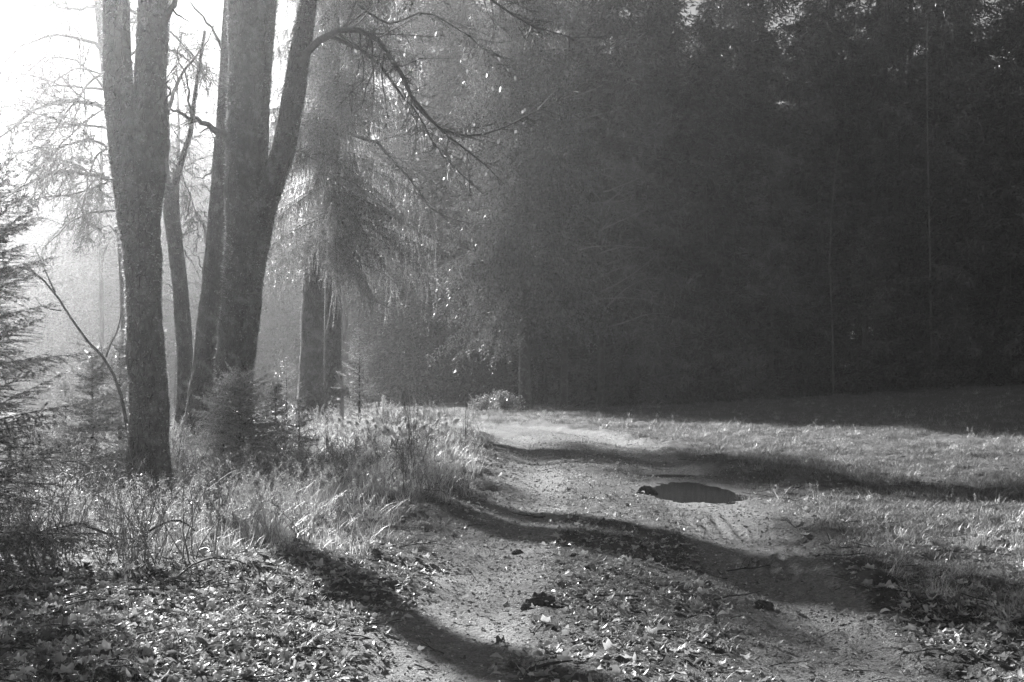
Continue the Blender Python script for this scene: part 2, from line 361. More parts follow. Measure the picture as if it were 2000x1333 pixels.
def spruce(seed, h, h0, rmax, gap, nbr, hang, twig_step, nsp, nl, nw, top_pow=0.8, wood=0.0, thin=0.0, ups=0.25, flat=1.0, strand=0.55, el0=0.0, jit=0.35, hug=1.0):
    """returns needles MB and wood MB of one spruce standing at the origin"""
    rng = rs(seed); nb, wb = MB(), MB()
    zs = []
    z = h0
    while z < h * 0.985:
        zs += [z + gap * jit * rng.normal() for _ in range(nbr)]; z += gap * (0.6 + 0.4 * (1 - (z - h0) / (h - h0)))
    zs = np.clip(np.array(zs), h0 * 0.9, h); n = len(zs)
    if thin: k = rng.random(n) > thin; zs = zs[k]; n = len(zs)
    f = np.clip((h - zs) / (h - h0), 0, 1)
    Lb = rmax * f ** top_pow * (0.65 + 0.5 * rng.random(n)) + 0.05 * rmax
    az = rng.random(n) * 2 * np.pi + np.arange(n) * 2.399
    el = (0.55 - 0.75 * f) + el0 + 0.15 * rng.normal(size=n); bt = rng.random(n)
    dh = np.stack([np.cos(az), np.sin(az), 0 * az], -1)
    sagb = Lb * (0.12 + 0.40 * f * hang)
    step = twig_step; P0, D0, LL, SG, TN, HG = [], [], [], [], [], []
    for b in range(n):
        m = max(int(Lb[b] / step), 3); t = np.linspace(0.12, 1.0, m) + rng.normal(size=m) * 0.02
        d = dh[b] * math.cos(el[b]) + np.array([0, 0, math.sin(el[b])])
        p = np.array([0, 0, zs[b]]) + d * Lb[b] * t[:, None]; p[:, 2] += -sagb[b] * t ** 2 + ups * sagb[b] * t ** 4
        T = np.gradient(p, axis=0); T /= np.linalg.norm(T, axis=1, keepdims=True)
        sd = np.cross(T, [0, 0, 1.0]); sd /= np.linalg.norm(sd, axis=1, keepdims=True) + 1e-9
        if wood: wb.line(np.vstack([[0, 0, zs[b]], p[np.linspace(0, m - 1, 5).astype(int)]]), wood * Lb[b] * np.array([1.2, 1, .8, .6, .4, .15]), 4)
        for sgn in (-1, 1):
            l = Lb[b] * 0.42 * (1.08 - t) * (0.6 + 0.7 * rng.random(m)) + step * 0.9
            dd = 0.62 * T + sgn * sd * (0.75 - 0.45 * hang) + np.array([0, 0, -0.15 - 1.0 * hang]) * (0.6 + 0.7 * rng.random(m))[:, None] + rng.normal(size=(m, 3)) * 0.12
            dd /= np.linalg.norm(dd, axis=1, keepdims=True)
            P0.append(p); D0.append(dd); LL.append(l); SG.append(l * (0.12 + 0.25 * hang)); TN.append(np.full(m, bt[b])); HG.append(np.zeros(m, bool))
        if hang > 0.5:
            l = (0.25 + strand * rng.random(m)) * min(1.0, Lb[b] / 1.5)
            dd = np.array([0, 0, -1.0]) + rng.normal(size=(m, 3)) * 0.14
            P0.append(p); D0.append(dd / np.linalg.norm(dd, axis=1, keepdims=True)); LL.append(l); SG.append(l * 0.1); TN.append(np.full(m, bt[b])); HG.append(np.ones(m, bool))
        P0.append(p[-1:]); D0.append(T[-1:]); LL.append(np.array([step * 1.6])); SG.append(np.array([0.0])); TN.append(bt[b:b + 1]); HG.append(np.zeros(1, bool))
    P0, D0, LL, SG = np.concatenate(P0), np.concatenate(D0), np.concatenate(LL), np.concatenate(SG)
    TN, HG = np.concatenate(TN), np.concatenate(HG)
    for sel, sp_ in ((~HG, max(hug, 0.6)), (HG, hug)):
        if sel.any(): needles(nb, P0[sel], D0[sel], LL[sel], SG[sel], nsp, nl, nw, rng, sp_, flat, TN[sel])
    if wood and h < 10:
        for q in range(len(LL)):
            if LL[q] > 0.12:
                tt = np.array([0, .5, 1.0]); pp = P0[q] + D0[q] * LL[q] * tt[:, None]; pp[:, 2] -= SG[q] * tt ** 2
                wb.line(pp, np.array([1, .8, .4]) * wood * 0.22, 3)
    return nb, wb

def trunk_mesh(name, pts, rad, mats, seed=1, sides=48, dz=0.05, rough=0.06, flare=0.0, knob=0.0):
    """a bole along pts with radii rad, its surface uneven"""
    pts = np.asarray(pts, float); rad = np.asarray(rad, float)
    s = np.concatenate([[0], np.cumsum(np.linalg.norm(np.diff(pts, axis=0), axis=1))])
    n = max(int(s[-1] / dz), 4); q = np.linspace(0, s[-1], n)
    A = np.stack([np.interp(q, s, pts[:, k]) for k in range(3)], -1); R = np.interp(q, s, rad)
    if n > 12:
        kk = max(3, n // 14) | 1; ker = np.ones(kk) / kk
        for k in range(3): A[:, k] = np.convolve(np.pad(A[:, k], kk // 2, 'reflect', reflect_type='odd'), ker, 'valid')
        R = np.convolve(np.pad(R, kk // 2, 'edge'), ker, 'valid')
    T = np.gradient(A, axis=0); T /= np.linalg.norm(T, axis=1, keepdims=True)
    U = np.cross(T, [0.0, 1, 0.15]); U /= np.linalg.norm(U, axis=1, keepdims=True); Wv = np.cross(T, U)
    an = np.arange(sides) / sides * 2 * np.pi
    rr = R[:, None] * np.ones(sides)
    if flare:
        zz = q[:, None]; lob = 0.6 + 0.4 * np.cos(an * 5 + seed) + 0.25 * np.cos(an * 3 + 2 * seed)
        rr = rr + flare * R[:, None] * np.exp(-zz / 0.38) * lob
    dirs = np.cos(an)[None, :, None] * U[:, None] + np.sin(an)[None, :, None] * Wv[:, None]
    V = A[:, None] + rr[..., None] * dirs
    f = 1.0 / max(rad.max(), 0.05)
    nz = 0.7 * fbm(V[..., 0] * f * 0.9, V[..., 1] * f * 0.9, V[..., 2] * f * 0.45, seed, 2) + 0.5 * fbm(V[..., 0] * f * 4, V[..., 1] * f * 4, V[..., 2] * f * 2.0, seed + 7, 3) + 0.45 * np.abs(fbm(V[..., 0] * 14, V[..., 1] * 14, V[..., 2] * 9, seed + 17, 2))
    if knob: nz = nz + knob * smooth((vnoise(V[..., 0] * f * .8, V[..., 1] * f * .8, V[..., 2] * f * .8, seed + 50) - 0.45) / 0.4) * 3
    V = V + (rough * R[:, None] * nz)[..., None] * dirs
    i = np.arange(n - 1)[:, None] * sides; j = np.arange(sides)[None]; j2 = (j + 1) % sides
    Q = np.stack([i + j, i + j2, i + sides + j2, i + sides + j], -1).reshape(-1, 4)
    V = np.vstack([V.reshape(-1, 3), A[-1:] + T[-1] * R[-1] * 0.3])
    Tt = np.stack([(n - 1) * sides + np.arange(sides), (n - 1) * sides + (np.arange(sides) + 1) % sides, np.full(sides, n * sides)], -1)
    return make_mesh(name, V, [Q, Tt], mats, True)

def fuzz(tree, n, size, seed, zmax):
    """pale lichen and moss bristling on the bark of every trunk and stem of a tree"""
    for o in [c for c in tree.children if c.name.split('.')[0] in ('trunk', 'stem')]:
        me = o.data; nv = len(me.vertices); co = np.empty(nv * 3, np.float32); no = np.empty(nv * 3, np.float32)
        me.vertices.foreach_get('co', co); me.vertex_normals.foreach_get('vector', no); co = co.reshape(-1, 3); no = no.reshape(-1, 3)
        r = rs(seed); pat = smooth((fbm(co[:, 0] * 4, co[:, 1] * 4, co[:, 2] * 2.5, seed, 3) + 0.35) / 0.8)
        ok = np.nonzero((co[:, 2] < zmax) & (co[:, 2] > 0.1) & (r.random(nv) < 0.25 + 0.75 * pat))[0]
        if len(ok) < 10: continue
        k = r.choice(ok, min(n, len(ok) * 2)); p = co[k] + r.normal(size=(len(k), 3)) * 0.012; d = no[k] + r.normal(size=(len(k), 3)) * 0.6 + [0, 0, -0.15]; d /= np.linalg.norm(d, axis=1, keepdims=True)
        e = np.cross(d, r.normal(size=(len(k), 3))); e /= np.linalg.norm(e, axis=1, keepdims=True); s_ = size * (0.4 + r.random(len(k)))[:, None]
        p = p - no[k] * 0.006; mb = MB(); mb.add(np.stack([p - e * s_ * .3, p + e * s_ * .3, p + d * s_], 1), T=np.arange(3 * len(k)).reshape(-1, 3))
        q = obj('lichen', mb.mesh('lichen', [M_MOSS]), o); q['kind'] = 'stuff'

def twigs(mb, pts, r, rng, step, lfac, droop, depth, ang=0.9, t0=0.15, sides=4, minr=0.0022, up=0.0, wander=0.16):
    """bare side twigs along a branch, recursively"""
    pts = np.asarray(pts, float); seg = np.linalg.norm(np.diff(pts, axis=0), axis=1); s = np.concatenate([[0], np.cumsum(seg)])
    tot = s[-1]; n = int(tot / step)
    for _ in range(n):
        q = tot * (t0 + (1 - t0) * rng.random() ** 0.85); k = min(np.searchsorted(s, q) - 1, len(seg) - 1); k = max(k, 0)
        f = (q - s[k]) / seg[k]; p = pts[k] + (pts[k + 1] - pts[k]) * f
        T = (pts[k + 1] - pts[k]) / seg[k]
        R = rng.normal(size=3); R -= R.dot(T) * T; R /= np.linalg.norm(R)
        d = T * math.cos(ang) + R * math.sin(ang) * (0.7 + 0.5 * rng.random()); d[2] += up; d /= np.linalg.norm(d)
        ln = lfac * tot * (1.15 - q / tot) * (0.45 + 0.8 * rng.random())
        rr = max(np.interp(q / tot, np.linspace(0, 1, len(r)), r) * 0.38, minr)
        m = 7; st = ln / (m - 1); L = [p]; v = d.copy()
        for a in range(m - 1):
            v = v + rng.normal(size=3) * wander; v[2] -= droop * (0.4 + a / m); v /= np.linalg.norm(v); L.append(L[-1] + v * st)
        L = np.array(L); rad = np.linspace(rr, max(rr * 0.25, minr * 0.8), m)
        mb.line(L, rad, sides)
        if depth > 1 and ln > step * 1.2: twigs(mb, L, rad, rng, step * 0.55, lfac * 0.9, droop, depth - 1, ang, 0.1, 3, minr, up, wander)

def spread(pts, n=9):
    """resample a hand-laid polyline smoothly"""
    pts = np.asarray(pts, float); s = np.concatenate([[0], np.cumsum(np.linalg.norm(np.diff(pts, axis=0), axis=1))])
    q = np.linspace(0, s[-1], n * 4); A = np.stack([np.interp(q, s, pts[:, k]) for k in range(3)], -1)
    ker = np.ones(5) / 5
    for k in range(3): A[:, k] = np.convolve(np.pad(A[:, k], 2, 'reflect', reflect_type='odd'), ker, 'valid')
    return A[np.linspace(0, n * 4 - 1, n).astype(int)]
def pxline(L, D0, D1=None):
    D1 = D0 if D1 is None else D1
    return [P(x, y, D0 + (D1 - D0) * k / max(len(L) - 1, 1)) for k, (x, y) in enumerate(L)]
def pxtrunk(rowsw, D):
    """rows of (x centre, y, width) in the frame -> points and radii"""
    return [P(x, y, D) for x, y, w in rowsw], [w * D / FPX / 2 for x, y, w in rowsw]
def bare_crown(mb, base, top_r, seed, nl, length, up=0.7, step=0.34, lf=0.42, droop=0.05, depth=3, minr=0.006):
    """spreading limbs with twigs above base"""
    rng = rs(seed); base = np.asarray(base, float)
    for k in range(nl):
        az = k * 2.4 + rng.random() * 0.9; e = up + 0.35 * rng.normal()
        v = np.array([math.cos(az) * math.cos(e), math.sin(az) * math.cos(e), math.sin(e)]); L = [base + np.array([0, 0, 0.5 * k * 0.5])]
        for a in range(8):
            v = v + rng.normal(size=3) * 0.13; v[2] += 0.02; v /= np.linalg.norm(v); L.append(L[-1] + v * length / 8 * (0.8 + 0.4 * rng.random()))
        L = np.array(L); rad = np.linspace(top_r, top_r * 0.14, 9); mb.line(L, rad, 6)
        twigs(mb, L, rad, rng, step * 1.6, lf, droop, depth, 0.85, 0.2, 4, minr)

def bole_tree(name, label, D, rowsw, seed, stems=(), group=None, material=None, flare=0.5, rough=0.06, crown=None, sides=48, knob=0.0):
    """a broadleaf tree: empty at the base > trunk, stem (each leader), then branches added by the caller"""
    material = material or M_BARK
    x = (rowsw[0][0] - 1000) / FPX * D; g = gz(x, D)
    root = empty(name, (x, D, g)); tag(root, label, 'tree', group)
    off = np.array([x, D, g])
    pts, rad = pxtrunk(rowsw, D); pts = np.array(pts)
    pts = np.vstack([[pts[0, 0], D, g - 0.25], pts]); rad = [rad[0]] + rad
    k = pts[:, 2] >= g - 0.3; pts, rad = pts[k], np.array(rad)[k]
    obj('trunk', trunk_mesh('trunk', pts - off, rad, [material], seed, sides, 0.032 if sides > 60 else 0.06, rough, flare, knob), root)
    for q, st in enumerate(stems):
        sp, sr = pxtrunk(st, D)
        obj('stem', trunk_mesh('stem', np.array(sp) - off, sr, [material], seed + 3 + q, max(sides - 28, 16), 0.06, rough, 0, knob), root)
    return root, off

# ------------------------------------------------------------------ the row of broadleaf trees left of the track
DA = 16.0
treeA, offA = bole_tree('forked_tree', 'large dark trunk forking into two stems, nearest of the left row', DA,
    [(293, 990, 80), (291, 900, 76), (290, 800, 73), (286, 700, 71), (281, 600, 67), (279, 500, 70), (273, 440, 76), (272, 380, 82), (272, 330, 88), (269, 280, 88), (267, 230, 70), (265, 190, 40)], 3,
    stems=[[(262, 470, 50), (253, 400, 56), (244, 320, 58), (238, 250, 58), (233, 190, 56), (229, 100, 52), (226, 0, 50), (222, -150, 48), (210, -420, 42), (214, -800, 34), (190, -1200, 22)],
           [(282, 470, 50), (286, 400, 58), (290, 320, 66), (292, 250, 68), (293, 180, 66), (294, 110, 62), (298, 0, 54), (304, -150, 50), (330, -420, 44), (345, -800, 34), (380, -1200, 20)]], flare=1.0, rough=0.11, knob=0.12, sides=84)
DB = 23.0
treeB, offB = bole_tree('forked_tree', 'thick trunk splitting into a fanned cluster of stems behind the spiky young spruce', DB,
    [(446, 915, 84), (450, 800, 78), (453, 760, 76), (460, 700, 75), (470, 600, 74), (478, 500, 78), (481, 450, 80), (484, 410, 70), (487, 370, 40)], 8,
    stems=[[(474, 580, 56), (474, 500, 64), (474, 430, 66), (474, 370, 68), (476, 300, 70), (481, 200, 70), (484, 100, 72), (482, 0, 74), (478, -200, 66), (470, -500, 50), (460, -1000, 26)],
           [(492, 520, 36), (497, 420, 38), (503, 340, 36), (508, 250, 32), (513, 150, 30), (522, 50, 29), (530, -60, 27), (550, -300, 22), (570, -700, 12)],
           [(487, 560, 50), (493, 500, 54), (505, 440, 52), (521, 390, 48), (538, 340, 45), (555, 290, 44), (568, 220, 43), (578, 150, 42), (590, 80, 38), (602, 0, 34), (622, -150, 30), (660, -420, 22), (700, -800, 10)]], flare=0.8, rough=0.10, knob=0.10, sides=76)
DC = 28.0
treeC, offC = bole_tree('leaning_tree', 'hazy tapering trunk rising behind the cluster of stems, leaning right', DC,
    [(392, 885, 74), (398, 800, 66), (408, 700, 60), (416, 600, 54), (424, 500, 50), (432, 400, 46), (440, 280, 42), (447, 150, 38), (454, 0, 34), (462, -250, 28), (470, -700, 14)], 21, flare=0.5, sides=32)
DE = 31.0
treeE, offE = bole_tree('crooked_tree', 'slim bent trunk with a small fork standing between the two dark trunks', DE,
    [(352, 868, 30), (360, 760, 28), (361, 690, 32), (355, 600, 31), (345, 500, 29), (335, 420, 31), (331, 365, 36)], 27,
    stems=[[(328, 385, 20), (320, 330, 18), (324, 240, 15), (318, 150, 13), (330, 0, 11), (335, -200, 7)], [(334, 385, 18), (350, 330, 13), (372, 260, 10), (380, 190, 8), (400, 60, 6)]], flare=0.4, sides=28)
DD = 42.0
treeD, offD = bole_tree('straight_tree', 'pale hazy trunk with a bright sunlit left edge, left one of the twin trunks', DD,
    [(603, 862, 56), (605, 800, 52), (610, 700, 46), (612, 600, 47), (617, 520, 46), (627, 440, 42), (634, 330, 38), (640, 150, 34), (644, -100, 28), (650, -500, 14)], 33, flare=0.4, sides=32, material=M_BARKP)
DF = 38.0
treeF, offF = bole_tree('weeping_tree', 'pale tree with long arching drooping boughs behind the nearest dark trunk', DF,
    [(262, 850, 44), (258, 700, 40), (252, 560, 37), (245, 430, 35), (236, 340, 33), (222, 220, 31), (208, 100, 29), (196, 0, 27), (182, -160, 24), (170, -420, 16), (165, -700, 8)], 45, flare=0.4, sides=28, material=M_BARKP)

def branches(root, off, D, lines, seed, w0, material=None, step=0.3, lf=0.30, droop=0.10, depth=2, D1=None, sides=7, name='branch', up=0.0, minr=0.0022):
    """each hand-laid bough is a part of its own, its twigs with it"""
    for k, L in enumerate(lines):
        rng = rs(seed + k); pts = spread(pxline(L, D, D if D1 is None else D1), 14) - off
        pts[1:-1] += rng.normal(size=(12, 3)) * 0.018
        w = (w0[k] if isinstance(w0, (list, tuple)) else w0) * D / FPX / 2
        rad = np.maximum(w * (1 - np.linspace(0, 0.93, 14)) ** 0.9 * (1 - 0.15 * smooth(np.linspace(0, 2.5, 14))), 0.006); mb = MB(); mb.line(pts, rad, sides)
        bo = obj(name, mb.mesh(name, [material or M_TWIG], True), root); mb = MB()
        twigs(mb, pts, rad, rng, step, lf, droop, depth, 0.9, 0.15, 4, minr, up)
        if mb.pl: tag(obj('twigs', mb.mesh('twigs', [material or M_TWIG], True), bo), kind='stuff')

branches(treeA, offA, DA, [[(318, 60), (330, 20), (345, -20), (370, -70), (420, -130)], [(325, 245), (318, 215), (335, 190), (325, 160), (345, 130)]], 100, [18, 9], lf=0.4, D1=DA - 1)
obj('burl', trunk_mesh('burl', np.array([P(300, 300, DA - .1), P(318, 292, DA - .12), P(328, 272, DA - .12)]) - offA, [0.10, 0.085, 0.03], [M_BARK], 5, 20, 0.02, 0.2), treeA)
obj('burl', trunk_mesh('burl', np.array([P(305, 350, DA - .1), P(318, 352, DA - .1), P(324, 340, DA - .1)]) - offA, [0.06, 0.045, 0.02], [M_BARK], 6, 16, 0.02, 0.2), treeA)
branches(treeB, offB, DB, [
    [(445, 265), (425, 255), (400, 243), (375, 232), (350, 218), (328, 212), (300, 195)],
    [(580, 140), (592, 112), (610, 90), (640, 70), (690, 58), (730, 66), (755, 95), (775, 135), (805, 190), (850, 245), (900, 285), (960, 330), (985, 360)],
    [(648, 72), (690, 88), (730, 115), (770, 160), (815, 225), (850, 285), (905, 350), (945, 380)],
    [(610, -40), (720, -110), (840, -80), (930, -20), (1000, 35), (1060, 62), (1120, 76), (1180, 72)],
    [(800, 190), (840, 235), (880, 262), (930, 270), (985, 252), (1050, 215), (1120, 180), (1190, 146)],
    [(700, 10), (760, 50), (830, 20), (900, 60), (950, 100), (1000, 150)],
    [(380, 235), (365, 200), (372, 160), (345, 110), (350, 60)],
    [(870, 300), (880, 330), (868, 365), (850, 385)],
    [(524, 395), (570, 300), (590, 292), (605, 305)]], 120, [17, 17, 9, 12, 7, 6, 7, 4, 6], lf=0.24, step=0.12, droop=0.03, D1=DB - 2.5, minr=0.006)
for (px, py, tx, ty, r) in ((512, 225, 526, 220, 0.09), (560, 295, 571, 284, 0.10), (536, 372, 546, 368, 0.10)):
    obj('burl', trunk_mesh('burl', np.array([P(px, py, DB - .05), P((px + tx) / 2, (py + ty) / 2, DB - .08), P(tx, ty, DB - .08)]) - offB, [r, r * .8, r * .3], [M_BARK], 9, 16, 0.02, 0.2), treeB)
branches(treeC, offC, DC, [[(430, 440), (412, 430), (400, 420), (385, 405)], [(405, 560), (385, 500), (360, 480)], [(440, 300), (420, 330), (390, 350), (360, 330)], [(448, 130), (420, 60), (380, 20), (350, -30)], [(452, 60), (500, 80), (560, 60)]], 140, [7, 5, 7, 10, 8], lf=0.35)
branches(treeE, offE, DE, [[(362, 430), (372, 380), (375, 330)], [(352, 480), (378, 520), (400, 560)], [(325, 230), (350, 150), (400, 90), (430, 30)]], 150, [4, 4, 10], lf=0.4)
branches(treeF, offF, DF, [
    [(208, 110), (190, 85), (150, 72), (100, 68), (50, 85), (0, 130), (-60, 190)],
    [(236, 250), (215, 215), (180, 200), (120, 196), (70, 215), (30, 245), (-20, 290), (-50, 340)],
    [(228, 180), (170, 172), (110, 165), (60, 148), (0, 142), (-60, 150)],
    [(244, 380), (230, 352), (190, 342), (140, 336), (90, 342), (45, 362), (0, 395), (-40, 440)],
    [(236, 255), (190, 250), (140, 244), (80, 226), (0, 205), (-60, 200)],
    [(212, 140), (180, 155), (130, 220), (90, 280), (40, 300), (0, 330)],
    [(240, 330), (200, 360), (150, 380), (80, 385), (30, 400)],
    [(200, 40), (240, 10), (330, 60), (380, 110), (420, 170)],
    [(220, 200), (180, 225), (110, 290), (70, 360), (50, 420)],
    [(190, -60), (120, -60), (40, -20), (-40, 60)],
    [(196, 10), (140, 20), (70, 10), (0, 40)],
    [(240, 300), (300, 290), (350, 330), (380, 400), (390, 470)],
    [(238, 280), (190, 300), (170, 350), (160, 420), (175, 480)]], 180, [10, 12, 7, 11, 7, 7, 6, 9, 6, 9, 8, 7, 6], material=M_TWIG, lf=0.36, step=0.12, droop=0.15, depth=2, D1=DF - 4, minr=0.008)
branches(treeF, offF, DF, [[(225, 200), (160, 120), (90, 110), (20, 170), (-30, 260)], [(240, 320), (190, 270), (130, 280), (70, 330), (20, 400), (0, 470)], [(215, 150), (150, 130), (80, 180), (30, 260), (10, 330)], [(245, 420), (200, 410), (140, 430), (90, 480), (60, 540)],
    [(250, 470), (210, 440), (180, 450), (150, 500)], [(230, 270), (290, 230), (340, 250), (380, 320)], [(215, 130), (280, 90), (350, 100), (410, 160), (430, 240)]], 230, [6, 7, 5, 6, 4, 6, 7], material=M_TWIG, lf=0.36, step=0.12, droop=0.16, depth=2, D1=DF - 3, minr=0.006)
# crowns above the frame: they shade the track
for root, off, (px, py, D), r, sd, n, ln in ((treeA, offA, (205, -900, DA), .10, 301, 7, 4.5), (treeA, offA, (350, -850, DA), .10, 302, 6, 4.2), (treeB, offB, (470, -500, DB), .14, 303, 9, 6.0), (treeB, offB, (640, -350, DB), .08, 304, 5, 4.0),
                                       (treeC, offC, (462, -250, DC), .12, 305, 8, 5.0), (treeD, offD, (645, -120, DD), .11, 306, 8, 5.0), (treeF, offF, (178, -250, DF), .11, 307, 8, 5.0), (treeE, offE, (332, -150, DE), .05, 309, 5, 3.0)):
    mb = MB(); bare_crown(mb, P(px, py, D) - off, r, sd, n, ln, step=0.36, depth=2); obj('crown', mb.mesh('crown', [M_TWIG], True), root)

for t_, n_, s_, z_ in ((treeA, 9000, 0.028, 7), (treeB, 7000, 0.036, 10), (treeC, 5000, 0.03, 10), (treeD, 5000, 0.035, 9), (treeE, 2500, 0.03, 9), (treeF, 3000, 0.035, 13)): fuzz(t_, n_, s_, 401, z_)
# ------------------------------------------------------------------ spruces
def spruce_tree(name, label, x, y, h, h0, rmax, seed, tr=0.2, group=None, rz=0.0, cat='tree', nmat=None, bmat=None, **kw):
    g = gz(x, y); root = empty(name, (x, y, g), rz); tag(root, label, cat, group)
    nb, wb = spruce(seed, h, h0, rmax, **kw)
    obj('trunk', trunk_mesh('trunk', [(0, 0, -0.15), (0, 0, h * .3), (0.03 * h / 10, 0, h * .6), (0, 0, h * 0.99)], [tr, tr * .8, tr * .5, tr * .06], [bmat or M_BARKS], seed, 24, max(0.05, h / 150), 0.05, 0.3), root)
    cr = obj('crown', nb.mesh('crown', [nmat or M_NEEDLE]), root)
    if wb.pl: obj('boughs', wb.mesh('boughs', [M_STICK], True), cr)
    return root
HX, HY = (650 - 1000) / FPX * 40.0, 40.0
hero = spruce_tree('weeping_spruce', 'big spruce with curtains of hanging needle sprays, right one of the twin trunks', HX, HY, 20, 5.4, 2.65, 501, 0.26, bmat=M_BARKP, nmat=M_NEEDLE_LIT,
            gap=0.55, nbr=7, hang=0.95, twig_step=0.068, nsp=0.028, nl=0.08, nw=0.03, top_pow=0.22, wood=0.006, strand=1.1, jit=0.2, hug=0.35)
fuzz(hero, 5000, 0.035, 402, 8)
branches(hero, np.array(hero.location), HY, [[(660, 500), (690, 530), (705, 570), (735, 590), (780, 612), (800, 618)], [(665, 470), (700, 500), (715, 550), (708, 595)], [(655, 500), (720, 520), (760, 540), (790, 580)],
    [(655, 420), (720, 440), (770, 480), (820, 500)], [(655, 250), (740, 280), (800, 350), (850, 420), (930, 440), (990, 430)]], 160, [7, 6, 5, 6, 8], lf=0.4, step=0.16, depth=2, name='dead_branch', minr=0.005)
spruce_tree('corner_spruce', 'spruce at the bend of the track, its left sprays catching sunlight', 0.55, 61, 22, 4.8, 4.0, 502, 0.27, bmat=M_BARK,
            gap=0.45, nbr=6, hang=0.75, twig_step=0.14, nsp=0.07, nl=0.21, nw=0.06, top_pow=0.5)
# forest wall: a few kinds of spruce, copied
KINDS = []
for k, (h, h0, r, hang, th, tr) in enumerate(((13, 0.3, 3.3, 0.4, 0.0, .14), (16, 0.5, 3.7, 0.5, 0.0, .16), (19, 1.2, 3.9, 0.45, 0.0, .2), (27, 8, 3.6, 0.5, 0.0, .26), (30, 12, 3.5, 0.5, 0.0, .3), (8, 0.05, 2.7, 0.3, 0.0, .10))):
    nb, wb = spruce(520 + k, h, h0, r, gap=1.15, nbr=8, hang=hang, twig_step=0.17, nsp=0.13, nl=0.40, nw=0.10, flat=0.25, jit=0.16, top_pow=0.6, thin=th)
    KINDS.append((nb.mesh('crown', [M_NEEDLEF]), trunk_mesh('trunk', [(0, 0, -0.3), (0.05, 0, h * .3), (0, 0.05, h * .6), (0, 0, h * .99)], [tr, tr * .85, tr * .55, tr * .08], [M_BARKS], 540 + k, 14, 0.25, 0.05, 0.3)))
rng = rs(77)
def place_forest(x, y, k, label, group, sc=1.0):
    root = empty('forest_spruce', (x, y, gz(x, y)), rng.random() * 6.28); root.scale = (sc, sc, sc * (0.94 + 0.12 * rng.random()))
    tag(root, label, 'tree', group)
    obj('trunk', KINDS[k][1], root); obj('crown', KINDS[k][0], root)
def front(x): return 72 - 0.26 * max(x, 0) + 0.12 * max(-x, 0)
G1 = 'spruces of the dark forest wall'
for row, (dy, gap, kinds, label) in enumerate((
        (0, 2.1, (0, 5, 1, 5, 0), 'dark young spruce with branches down to the ground in the front of the forest wall'),
        (3.5, 2.5, (1, 0, 2), 'dark spruce of middle height in the second row of the forest wall'),
        (7.5, 2.9, (2, 1, 3), 'dark tall spruce within the forest wall behind the front rows'),
        (12, 3.0, (3, 4, 3), 'tall spruce with a bare lower trunk deep within the forest wall'),
        (17, 3.5, (4, 3), 'tall spruce with a bare lower trunk at the back of the forest wall'),
        (23, 3.4, (2, 3, 1), 'spruce in the farthest rows of the forest wall'),
        (29, 3.2, (4, 2, 3), 'spruce in the farthest rows of the forest wall'))):
    x = (1.5, -3.5, -6.5, -9.5, -10, -10, -10)[row]
    while x < 52:
        xx = x + rng.normal() * 0.5
        place_forest(xx, front(xx) + dy + rng.normal() * 0.9, kinds[rng.integers(len(kinds))], label, G1, 0.9 + 0.25 * rng.random())
        x += gap * (0.8 + 0.4 * rng.random())


# a far wood beyond the clearing, one mass in the mist
r = rs(91); n = 420; fx = -14 - 120 * r.random(n); fy = 140 + 40 * r.random(n) - 0.10 * (fx + 11)
scatter('far_wood', np.stack([fx, fy, H(fx, fy, False) - 0.3], -1), np.stack([0 * fx, 0 * fx, r.random(n) * 6.28], -1), (0.6 + 0.45 * r.random(n)) * (1 + 0.75 * (r.random(n) < 0.55) * (fx < -27)), [KINDS[0][0], KINDS[1][0], KINDS[2][0]], 'distant wood almost lost in the bright mist on the far left', 'wood')

# bare broadleaf trees at the forest edge
for k, (px, D, h, lab) in enumerate(((1100, 63, 15, 'thin dark bare tree at the forest edge right of the corner spruce'), (968, 72, 13, 'bare hazy tree behind the bend of the track'), (1172, 66, 12, 'low bare tree with a spray of fine twigs in front of the dark forest'), (860, 78, 14, 'bare hazy tree with fine twigs in the light shafts'), (-70, 66, 22, 'faint bare tree in the mist, its twigs reaching in at the left edge'), (196, 88, 24, 'faintest bare tree in the bright mist left of the nearest trunk'), (345, 64, 17, 'hazy bare tree between the two dark trunks'))):
    x = (px - 1000) / FPX * D; root = empty('bare_tree', (x, D, gz(x, D))); tag(root, lab, 'tree')
    obj('trunk', trunk_mesh('trunk', [(0, 0, -.2), (.1, 0, h * .25), (-.05, .1, h * .5), (.1, 0, h * .8), (0, 0, h)], [.17, .15, .11, .06, .015], [M_BARKS], 600 + k, 16, 0.15, 0.06, 0.4), root)
    mb = MB(); r = rs(610 + k)
    for q in range(22):
        z0 = h * (0.3 + 0.65 * q / 22); az = q * 2.4 + r.random(); e = 0.25 + 0.3 * r.random(); v = np.array([math.cos(az) * math.cos(e), math.sin(az) * math.cos(e), math.sin(e)])
        Lr = (h - z0) * 0.25 + 1.7; pts = [np.array([0, 0, z0])]
        for a_ in range(6): v = v + r.normal(size=3) * 0.12; v[2] -= 0.05; v /= np.linalg.norm(v); pts.append(pts[-1] + v * Lr / 6)
        rad = np.linspace(0.045, 0.01, 7); mb.line(pts, rad, 5); twigs(mb, pts, rad, r, 0.35, 0.4, 0.04 if px > 400 else 0.12, 2, minr=0.007 if px > 400 else 0.011)
    obj('crown', mb.mesh('crown', [M_TWIGP], True), root)
